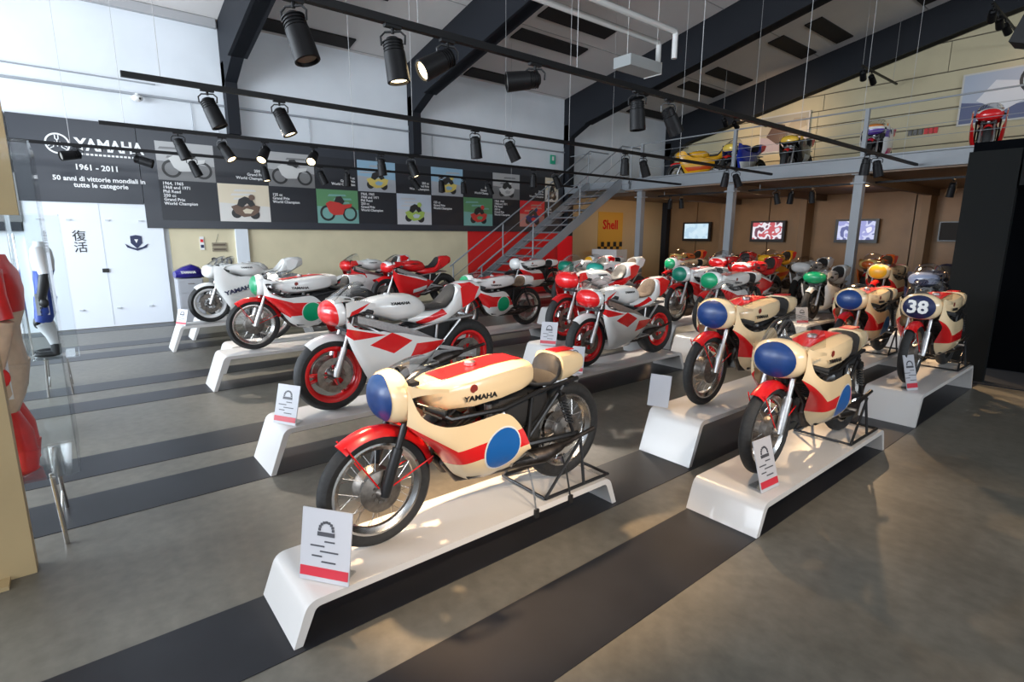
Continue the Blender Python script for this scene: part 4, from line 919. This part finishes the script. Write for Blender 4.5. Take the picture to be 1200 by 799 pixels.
def card(X, Y, z, label, rz=0.45, tilt=.28, h=.29, w=.21, back=False):
    t = empty('information_card', (X, Y, z), rz, label, 'sign', 'information cards on the podiums')
    R = Matrix.Rotation(-tilt, 3, 'X'); c = R @ Vector((0, 0, h / 2))
    link('sheet', MB().box(c.x, c.y, c.z, w, .006, h, 0, R).mesh('sheet', cardm, False), t)
    link('foot', MB().box(0, .05, .006, w * .8, .10, .006).mesh('foot', acrylic, False), t)
    if back: return t
    def at_(dx, dz): return R @ Vector((dx, -.0045, dz * h))
    q = at_(0, .13); link('red_band', MB().box(q.x, q.y, q.z, w * .96, .003, h * .13, 0, R).mesh('red_band', cardred, False), t)
    g = MB()
    for k in range(5):
        q = at_(-.04 if k % 2 else .02, .56 - k * .07); g.box(q.x, q.y, q.z, .05 + .02 * (k % 3), .003, .006, 0, R)
    q = at_(0, .66); g.box(q.x, q.y, q.z, .085, .003, .018, 0, R)
    for k in range(9):
        a = PI * k / 8; q = at_(.034 * math.cos(a), .72 + .034 * math.sin(a) / h); g.box(q.x, q.y, q.z, .011, .003, .011, 0, R)
    link('printed_marks', g.mesh('printed_marks', ink, False), t); return t

# ============================================================ THE MOTORCYCLES
P_CREAM = paint('cream_red_paint', CREAM, [(RED, [(-.2, .385), (.20, .39), (.20, .475), (-.2, .50)]), (RED, [(.19, .39), (.37, .37), (.335, .465), (.19, .476)]), (RED, [(.36, .36), (.62, .60), (.58, .645), (.33, .467)])])
P_WHITE = paint('white_red_paint', WHITE, [(RED, [(-.2, .39), (.30, .38), (.28, .54), (-.2, .52)]), (RED, [(.29, .36), (.62, .60), (.58, .645), (.27, .542)])])
P_MOD = paint('white_red_panels_paint', WHITE, [(RED, [(.44, .535), (.25, .615), (.07, .53), (.24, .445)]), (RED, [(.03, .50), (-.27, .49), (-.20, .42), (.10, .38)]), (RED, [(.70, .70), (.62, .67), (.62, .60), (.33, .595), (.30, .63), (.60, .70), (.60, .70)][0:1] + [(.62, .68), (.30, .60), (.56, .585)]),
                                      (RED, [(.78, .92), (.78, .66), (.635, .66), (.665, .92)]), (RED, [(.56, .80), (.60, .72), (.44, .83), (.40, .86)])])
P_TAILMOD = paint('white_red_tail_paint', WHITE, [(RED, [(-.04, .655), (-.30, .745), (-.33, .70), (-.08, .62)]), (RED, [(-.50, .95), (-.53, .76), (-.60, .77), (-.70, .90), (-.62, .96)])])
P_REDMOD = paint('red_white_paint', RED, [(WHITE, [(.60, .74), (.52, .66), (-.1, .50), (-.1, .56)]), (WHITE, [(.2, .35), (-.1, .42), (-.1, .34), (.2, .28)]), (WHITE, [(.70, .90), (.68, .80), (.55, .84), (.60, .92)])])
P_REDF = paint('red_upper_paint', WHITE, [(RED, [(.75, .95), (.75, .60), (.50, .45), (.30, .56), (.50, .90)]), (RED, [(.2, .50), (.0, .55), (-.15, .42), (.05, .36)]), (RED, [(-.05, .70), (-.5, .80), (-.5, .72), (-.1, .62)])])
P_GREENF = paint('white_green_paint', WHITE, [(GREEN, [(-.60, .80), (-.60, .98), (-.76, .98), (-.76, .80)]), ((.62, .05, .10), [(.3, .30), (.35, .42), (-.25, .50), (-.2, .40)])])
P_YEL = paint('yellow_paint_fields', (.85, .42, .02), [((.75, .1, .02), [(.5, .45), (-.2, .5), (-.2, .42), (.4, .35)])])
P_ORG = paint('orange_red_paint_fields', (.80, .16, .03), [((.85, .6, .2), [(.7, .9), (.7, .7), (.4, .7), (.4, .9)]), (RED, [(.5, .45), (-.2, .5), (-.2, .42), (.4, .35)])])
P_DARK = paint('dark_blue_paint_fields', (.02, .03, .09), [((.35, .4, .55), [(.75, .9), (.7, .72), (.4, .72), (.4, .9)])])
P_BLUE = paint('blue_white_paint_fields', (.02, .04, .35), [(WHITE, [(.5, .45), (-.2, .5), (-.2, .38), (.4, .30)]), ((.85, .6, .1), [(.78, .9), (.78, .7), (.6, .7), (.6, .9)])])
P_BLK = paint('black_yellow_paint_fields', (.02, .02, .02), [((.80, .50, .05), [(.75, .95), (.72, .74), (.45, .80), (.45, .95)]), ((.4, .45, .5), [(.3, .3), (.3, .5), (-.2, .5), (-.2, .4)])])
P_PURP = paint('white_violet_paint_fields', WHITE, [((.10, .05, .35), [(.75, .78), (.72, .62), (.35, .62), (.40, .76)]), ((.85, .30, .08), [(.75, .9), (.75, .82), (.55, .82), (.55, .92)]), ((.6, .05, .2), [(.4, .3), (.4, .42), (-.2, .5), (-.2, .4)])])
whitem = mat('white_wheel_paint', (.80, .80, .80), .3); seatgrey = mat('grey_seat_foam', (.07, .07, .07), .7)
M = motorcycle
# front row and its neighbours
podium(-2.31, .53, .19, 'nearest long white podium, carrying the cream racer with big blue side disc', L=2.04)
M(-2.31, 1.69, .194, 'cream and red vintage racer with blue nose plate and large blue side disc, nearest', bodymat=P_CREAM, plate=bluep, side=bluelit, forkc=blackm, stand='the nearest cream racer')
podium(-1.52, 2.86, .19, 'low white podium right of the nearest one, carrying a cream racer seen from its front')
M(-1.52, 4.0, .194, 'cream vintage racer with blue nose plate seen head-on, on the right foreground podium', bodymat=P_CREAM, plate=bluep, side=bluelit, tallscreen=True, stand='the head-on cream racer at right foreground')
podium(-2.31, 3.40, .335, 'tall white podium in the centre, carrying a cream racer without side disc')
M(-2.31, 4.58, .34, 'cream vintage racer with blue nose plate and plain flank, on the tall central podium', bodymat=P_CREAM, plate=bluep, tallscreen=True)
podium(-1.52, 5.76, .29, 'white podium at the right, carrying the machine numbered 38')
M(-1.52, 6.92, .294, 'cream vintage racer with dark blue oval number 38 on its nose', bodymat=P_CREAM, plate=navyp, number='38', tallscreen=True, stand='the machine numbered 38')
podium(-2.31, 6.30, .25, 'white podium behind the one of machine 38, mostly hidden, warmly lit')
M(-2.31, 7.45, .254, 'small cream racer with blue nose plate, left of the machine numbered 38', bodymat=P_CREAM, plate=bluep, side=bluelit, stand='the cream racer left of number 38')
# third and fourth columns
podium(-4.10, .93, .325, 'white podium behind the nearest one, carrying the white racer with red wheels')
M(-4.10, 2.16, .33, 'white racer with red panels and red cast wheels behind the nearest machine', kind='modern', bodymat=P_MOD, tailm=P_TAILMOD, fender=whitep, accent=RED)
podium(-4.10, 3.95, .235, 'white podium in mid hall, carrying a small white and red racer with brown seat')
M(-4.10, 5.07, .24, 'white and red racer with red wheels and brown seat on the mid-hall podium', kind='modern', bodymat=P_MOD, tailm=P_TAILMOD, fender=whitep, seat=brownv)
podium(-4.90, 4.30, .365, 'tall white podium left of the mid-hall one, partly hidden behind its card')
M(-4.90, 5.50, .37, 'white racer with red upper fairing and red front mudguard, left neighbour in mid hall', kind='modern', bodymat=P_REDF, tailm=P_REDF, fender=redp, seat=vinyl)
podium(-4.10, 6.36, .345, 'white podium under the vintage racer with bright green nose plate, behind the central one')
M(-4.10, 7.50, .35, 'white vintage racer with bright green nose plate behind the central cream racer', bodymat=P_WHITE, plate=greenp, body=WHITE)
podium(-4.95, 6.93, .365, 'white podium of the second green-plated racer, hidden among the machines')
M(-4.95, 8.05, .37, 'white vintage racer with darker green nose plate, just left behind the bright green one', bodymat=P_WHITE, plate=mat('deep_green_paint', (.0, .16, .10), .35))
podium(-4.10, 9.60, .20, 'low white podium at centre right, carrying the white racer with oval green plate')
M(-4.10, 10.95, .204, 'white racer with oval green nose plate and green-edged tail, facing viewer at centre right', kind='modern', bodymat=P_GREENF, tailm=P_GREENF, plate=greenp, fender=whitep, accent=(.62, .05, .10), rim=blackm)
podium(-4.90, 11.2, .30, 'white podium at the back, carrying white racer with pink stripe and slotted tail')
M(-4.90, 12.25, .304, 'white racer with pink flank stripe at the back, left of the oval green plate', kind='modern', bodymat=P_GREENF, tailm=P_GREENF, fender=whitep, accent=(.62, .05, .10), rim=blackm)
M(-5.0, 10.05, .36, 'bright red racer with white flank stripe right of the two green-plated racers', kind='modern', bodymat=P_REDMOD, tailm=redp, rim=blackm); podium(-5.0, 9.04, .356, 'white podium under the bright red racer, hidden behind the central machine')
M(-5.80, 10.6, .42, 'second bright red racer, farther back behind the first red one', kind='modern', bodymat=P_REDMOD, tailm=redp, rim=blackm); podium(-5.80, 9.5, .415, 'white podium under the farther red racer')
M(-3.20, 11.2, .38, 'cream racer with yellow nose plate right of the tall grey column', bodymat=P_CREAM, plate=yellowp); podium(-3.20, 10.0, .375, 'white podium under the racer with yellow nose plate')
M(-4.10, 13.6, .36, 'orange-red racer in the dark under the gallery, right of the tall grey column', kind='modern', bodymat=P_ORG, tailm=P_ORG, rim=blackm); podium(-4.10, 12.55, .355, 'white podium under the orange-red racer below the gallery')
M(-2.31, 10.2, .32, 'dark blue racer with clear windscreen behind the machine numbered 38', kind='modern', bodymat=P_DARK, tailm=P_DARK, rim=blackm, fender=blackm); podium(-2.31, 9.1, .315, 'white podium under the dark blue racer behind number 38')
# left columns
podium(-6.70, 1.05, .375, 'white podium at left, carrying the racer with green nose plate and green side disc')
M(-6.70, 2.23, .38, 'white and red vintage racer with green nose plate and green side disc at left', bodymat=P_WHITE, plate=greenp, side=mat('bright_green_paint', (.0, .36, .16), .35), tailm=whitep)
podium(-7.50, 1.30, .325, 'white podium hidden behind the left green-disc racer')
M(-7.50, 2.62, .33, 'white vintage racer hidden behind the left green-disc racer, its wheel showing', bodymat=whitep, fender=redp, tailm=whitep, accent=None)
podium(-9.35, 1.01, .365, 'narrow white podium farthest left, carrying the all-white racer')
M(-9.35, 2.25, .37, 'all-white racer with white cast wheels, farthest left on the floor', kind='full', bodymat=whitep, tailm=whitep, rim=whitem, fender=whitep, accent=None, seat=whitep, screen=True)
M(-10.20, 2.55, .34, 'plain white racer behind the all-white one, only tank and tail showing', kind='modern', bodymat=whitep, tailm=whitep, rim=whitem, fender=whitep, accent=None); podium(-10.2, 1.4, .335, 'white podium behind the all-white racer, against the left wall')
M(-10.20, 4.75, .34, 'white racer with pale red nose and upright red tail near the cream wall', kind='modern', bodymat=P_REDF, tailm=P_TAILMOD, fender=whitep); podium(-10.2, 3.6, .335, 'white podium near the cream wall under the white racer with red tail')
M(-9.35, 5.20, .34, 'bright red racer with black mirrors in front of the cream wall', kind='modern', bodymat=P_REDMOD, tailm=redp, rim=blackm, fender=redp, body=RED); podium(-9.35, 4.1, .335, 'white podium under the red racer in front of the cream wall')
podium(-6.70, 4.00, .25, 'white podium left of mid hall, carrying the vintage racer with red-lettered tail')
M(-6.70, 5.15, .254, 'white vintage racer with green nose plate and green disc, left of mid hall', bodymat=P_WHITE, plate=greenp, side=MATS['bright_green_paint'], tailm=whitep, seat=brownv)
M(-9.35, 8.25, .34, 'white vintage racer by the foot of the staircase, with large black engine', bodymat=P_WHITE, tailm=whitep, fender=blackm); podium(-9.35, 7.15, .335, 'white podium by the foot of the staircase')
M(-7.50, 8.05, .34, 'white racer with green square nose plate right of the staircase foot', kind='modern', bodymat=P_MOD, tailm=P_TAILMOD, plate=MATS['deep_green_paint'], fender=whitep); podium(-7.5, 6.9, .335, 'white podium under the racer right of the staircase foot')
M(-6.70, 8.00, .34, 'white racer with teal nose plate and brown seat in the middle of the hall', kind='modern', bodymat=whitep, tailm=whitep, plate=mat('teal_paint', (.02, .32, .25), .35), seat=brownv, accent=None, fender=whitep); podium(-6.7, 6.9, .335, 'white podium under the racer with teal nose plate')
M(-9.35, 10.7, .34, 'white racer with yellow and red tank below the yellow banner', bodymat=P_WHITE, plate=yellowp, tailm=whitep); podium(-9.35, 9.6, .335, 'white podium below the yellow banner')
M(-6.90, 10.6, .38, 'vintage racer with green nose plate and red mudguard under the left television', bodymat=P_WHITE, plate=greenp, tailm=creamp); podium(-6.9, 9.5, .375, 'white podium under the green-plated racer below the left television')
M(-8.60, 13.3, .36, 'orange racer under the gallery, left of the grey column', kind='modern', bodymat=P_ORG, tailm=orangep, rim=blackm); podium(-8.6, 12.5, .355, 'white podium under the orange racer below the gallery')
M(-7.40, 13.6, .36, 'white and black racer under the gallery below the left television', kind='modern', bodymat=P_GREENF, tailm=P_BLK, rim=blackm, accent=(.62, .05, .10)); podium(-7.4, 12.7, .355, 'white podium under the white and black racer below the gallery')
M(-6.20, 13.4, .40, 'yellow racer under the gallery, right of the left grey column', kind='modern', bodymat=P_YEL, tailm=P_YEL, rim=blackm); podium(-6.2, 12.6, .395, 'white podium under the yellow racer below the gallery')
# on the gallery
G_ = 'racing motorcycles on the upper gallery'
M(-8.45, 13.45, 3.045, 'bright yellow racer at the left end of the upper gallery', kind='full', bodymat=P_YEL, tailm=P_YEL, rim=blackm, group=G_, rz=-PI / 2 - .9, name='')
M(-7.30, 13.45, 3.045, 'blue and white racer with yellow nose behind the left gallery post', kind='full', bodymat=P_BLUE, tailm=P_BLUE, rim=blackm, group=G_, rz=-PI / 2 - .1, name='')
M(-6.00, 13.45, 3.045, 'black and yellow racer on the gallery in front of the mauve poster', kind='full', bodymat=P_BLK, tailm=P_BLK, rim=blackm, group=G_, rz=-PI / 2 + .1, name='')
M(-4.35, 13.45, 3.045, 'white and violet racer behind the right gallery post', kind='full', bodymat=P_PURP, tailm=P_PURP, rim=blackm, group=G_, rz=-PI / 2 + .1, name='')
M(-2.62, 13.45, 3.045, 'bright red racer on the gallery below the large blue poster', kind='full', bodymat=P_REDMOD, tailm=redp, rim=redp, group=G_, rz=-PI / 2 + .2, name='')

# cards
card(-2.17, .70, .197, 'upright white information card with red band on the nearest podium', rz=.62, h=.32, w=.25, tilt=.2)
card(-3.98, 1.08, .333, 'white information card with red band in front of the white racer with red wheels', rz=.5)
card(-9.24, 1.16, .375, 'small white information card on the narrow podium farthest left', rz=.5, h=.24)
card(-3.98, 4.10, .243, 'white information card at the front of the mid-hall podium', rz=.5)
card(-4.78, 4.46, .373, 'white information card on the tall podium left of mid hall', rz=.5)
card(-2.50, 3.56, .343, 'pale blank-backed information card at the left end of the tall central podium', rz=.35, h=.26, w=.17, back=True)
card(-1.36, 3.13, .197, 'narrow white information card before the head-on cream racer at right foreground', rz=1.5, w=.19, h=.31)
card(-1.40, 5.98, .295, 'narrow grey information card before the machine numbered 38', rz=1.15, h=.33, w=.13)
card(-4.02, 9.85, .205, 'pale blue information card before the racer with oval green plate', rz=.9)
# tie-down straps on the two front podiums
for X, Y, h, lab in ((-2.08, 1.87, .19, 'front'), (-2.08, 2.14, .19, 'rear')):
    t = empty('tie_down_strap', (X, Y, h), 0, '%s tie-down strap from the nearest podium edge to the cream racer' % lab, 'strap', 'straps holding the nearest racer')
    link('webbing', MB().tube([(.004, 0, -.03), (0, 0, .01), (-.04, .01, .12), (-.07, .0, .22)], .006, 5).mesh('webbing', blackm if lab == 'rear' else steel), t); link('hook', MB().box(.004, 0, -.025, .02, .03, .05).mesh('hook', blackm, False), t)

# ============================================================ RACING SUITS IN CLEAR CASES AT THE LEFT EDGE
def suit(X, Y, z0, label, top, mid, low, accent, boots, h=1.30, lab=''):
    t = empty('racing_suit', (X, Y, z0), 0, label, 'racing suit', 'racing suits on clear stands')
    def torso(b):
        zs = [.62, .68, .78, .88, .98, 1.10, 1.20, 1.26, 1.30]; hw = [.15, .165, .15, .15, .17, .20, .21, .12, .08]; dp = [.08, .09, .08, .08, .09, .10, .09, .06, .05]
        for i in range(len(zs) - 1):
            vs = []
            for q in (i, i + 1):
                for j in range(18):
                    a = 2 * PI * j / 18; vs.append((hw[q] * math.cos(a), dp[q] * math.sin(a) + (.02 if q > 3 else 0), zs[q] * h / 1.3))
            b.add(vs, [(j, (j + 1) % 18, 18 + (j + 1) % 18, 18 + j) for j in range(18)], 0 if zs[i] > .95 else 1)
    o = link('jacket', (lambda b: (torso(b), b)[1])(MB()).mesh('jacket', [top, mid]), t)
    for s in (1, -1):
        a = MB(); pts = [(s * .18, .0, 1.22), (s * .235, .01, 1.08), (s * .25, .03, .95), (s * .24, .0, .80), (s * .225, -.03, .68)]
        pts = [(p[0], p[1], p[2] * h / 1.3) for p in pts]
        a.tube(pts[:3], [.062, .056, .05], 12, 0); a.tube(pts[2:], [.05, .045, .038], 12, 1); link('sleeve', a.mesh('sleeve', [top, accent]), t)
        g = MB(); g.ell((s * .232, -.01, .63 * h / 1.3), (.026, .038, .05), 10, 8); link('glove', g.mesh('glove', boots), t)
        a = MB(); pts = [(s * .085, .0, .68), (s * .10, -.02, .52), (s * .105, -.05, .40), (s * .10, .01, .25), (s * .10, .03, .12)]
        pts = [(p[0], p[1], p[2] * h / 1.3) for p in pts]
        a.tube(pts[:3], [.095, .088, .072], 12, 0); a.tube(pts[2:], [.074, .062, .045], 12, 1); a.ell((pts[2][0], pts[2][1] - .05, pts[2][2]), (.045, .03, .06), 10, 8, 2)
        link('trouser_leg', a.mesh('trouser_leg', [mid, low, accent]), t)
        if s > 0: link('leg_panel', MB().box(.172, -.03, .47 * h, .012, .10, .22).mesh('leg_panel', lwhite, False), t, rot=(0, 0, 0)); text('lettering', 'YAMAHA', .07, lblack, t, (.181, -.03, .47 * h), (PI / 2, PI / 2, PI / 2), bold=.002, sx=.8)
        c = MB(); c.tube([(s * .10, .03, .14), (s * .10, .02, .03)], [.052, .045], 12); c.ell((s * .10, -.05, .03), (.042, .12, .035), 12, 8); link('boot', c.mesh('boot', boots), t)
    return t
def suit_stand(X, Y, label, w=.52, h=.42, case=2.15):
    t = empty('suit_stand', (X, Y, 0), 0, label, 'display stand', 'clear display stands for suits')
    for sx in (-1, 1):
        for sy in (-1, 1): link('leg', MB().tube([(sx * w / 2, sy * .10, 0), (sx * w / 2 * .92, sy * .08, h)], .011, 8).mesh('leg', steel), t)
    for sy in (-1, 1):
        for z in (.12, h - .02): link('crossbar', MB().tube([(-w / 2, sy * .09, z), (w / 2, sy * .09, z)], .008, 6).mesh('crossbar', steel), t)
    link('shelf', MB().box(0, 0, h - .01, w + .04, .34, .012).mesh('shelf', acrylic, False), t)
    for sx in (-1, 1): link('side_sheet', MB().box(sx * (w / 2 + .05), 0, (case + h) / 2, .008, .40, case - h).mesh('side_sheet', acrylic, False), t)
    for sy in (-1, 1): link('front_sheet', MB().box(0, sy * .205, (case + h) / 2, w + .09, .008, case - h).mesh('front_sheet', acrylic, False), t)
    link('back_post', MB().tube([(0, -.18, h), (0, -.18, case - .2)], .01, 6).mesh('back_post', steel), t)
    return t
lred = mat('red_leather', (.62, .02, .02), .4, noise=.1, nscale=20); lcream = mat('cream_leather', (.62, .45, .32), .45, noise=.1, nscale=20); lwhite = mat('white_leather', (.72, .72, .74), .4)
lblue = mat('blue_leather', (.02, .06, .35), .4); lblack = mat('black_leather', (.015, .015, .017), .4)
suit_stand(-3.95, -.30, 'clear acrylic case on chrome legs at the left edge, holding the red suit')
suit(-3.86, -.33, .425, 'red and cream leather racing suit hanging in the clear case at the left edge', lred, lcream, lred, lcream, lred, h=1.17)
suit_stand(-7.6, -.25, 'clear acrylic case on chrome legs farther left, in front of the white doors', case=1.9)
suit(-7.5, -.25, .425, 'white, blue and black leather racing suit in front of the white doors', lwhite, lblue, lwhite, lblack, lblack, h=1.2)
tan = mat('tan_lacquered_board', (.45, .33, .17), .5, noise=.06, nscale=3)
t = empty('display_board', (-3.50, -.62, 0), 0, 'tall tan board cut by the left edge, beside the red suit', 'board')
link('board', MB().box(0, 0, 1.5, .10, .60, 3.0).mesh('board', tan, False), t); link('foot', MB().box(0, -.05, .01, .3, .5, .02).mesh('foot', tan, False), t)
t = empty('display_board', (-6.0, -.75, 0), 0, 'tan hanging board at the left edge, farther back behind the red suit', 'board')
link('board', MB().box(0, 0, 2.3, .08, .94, .9).mesh('board', tan, False), t)
for y in (-.42, .3): link('post', MB().box(0, y - .04, .93, .05, .05, 1.86).mesh('post', mat('pale_post', (.60, .60, .60), .4), False), t)
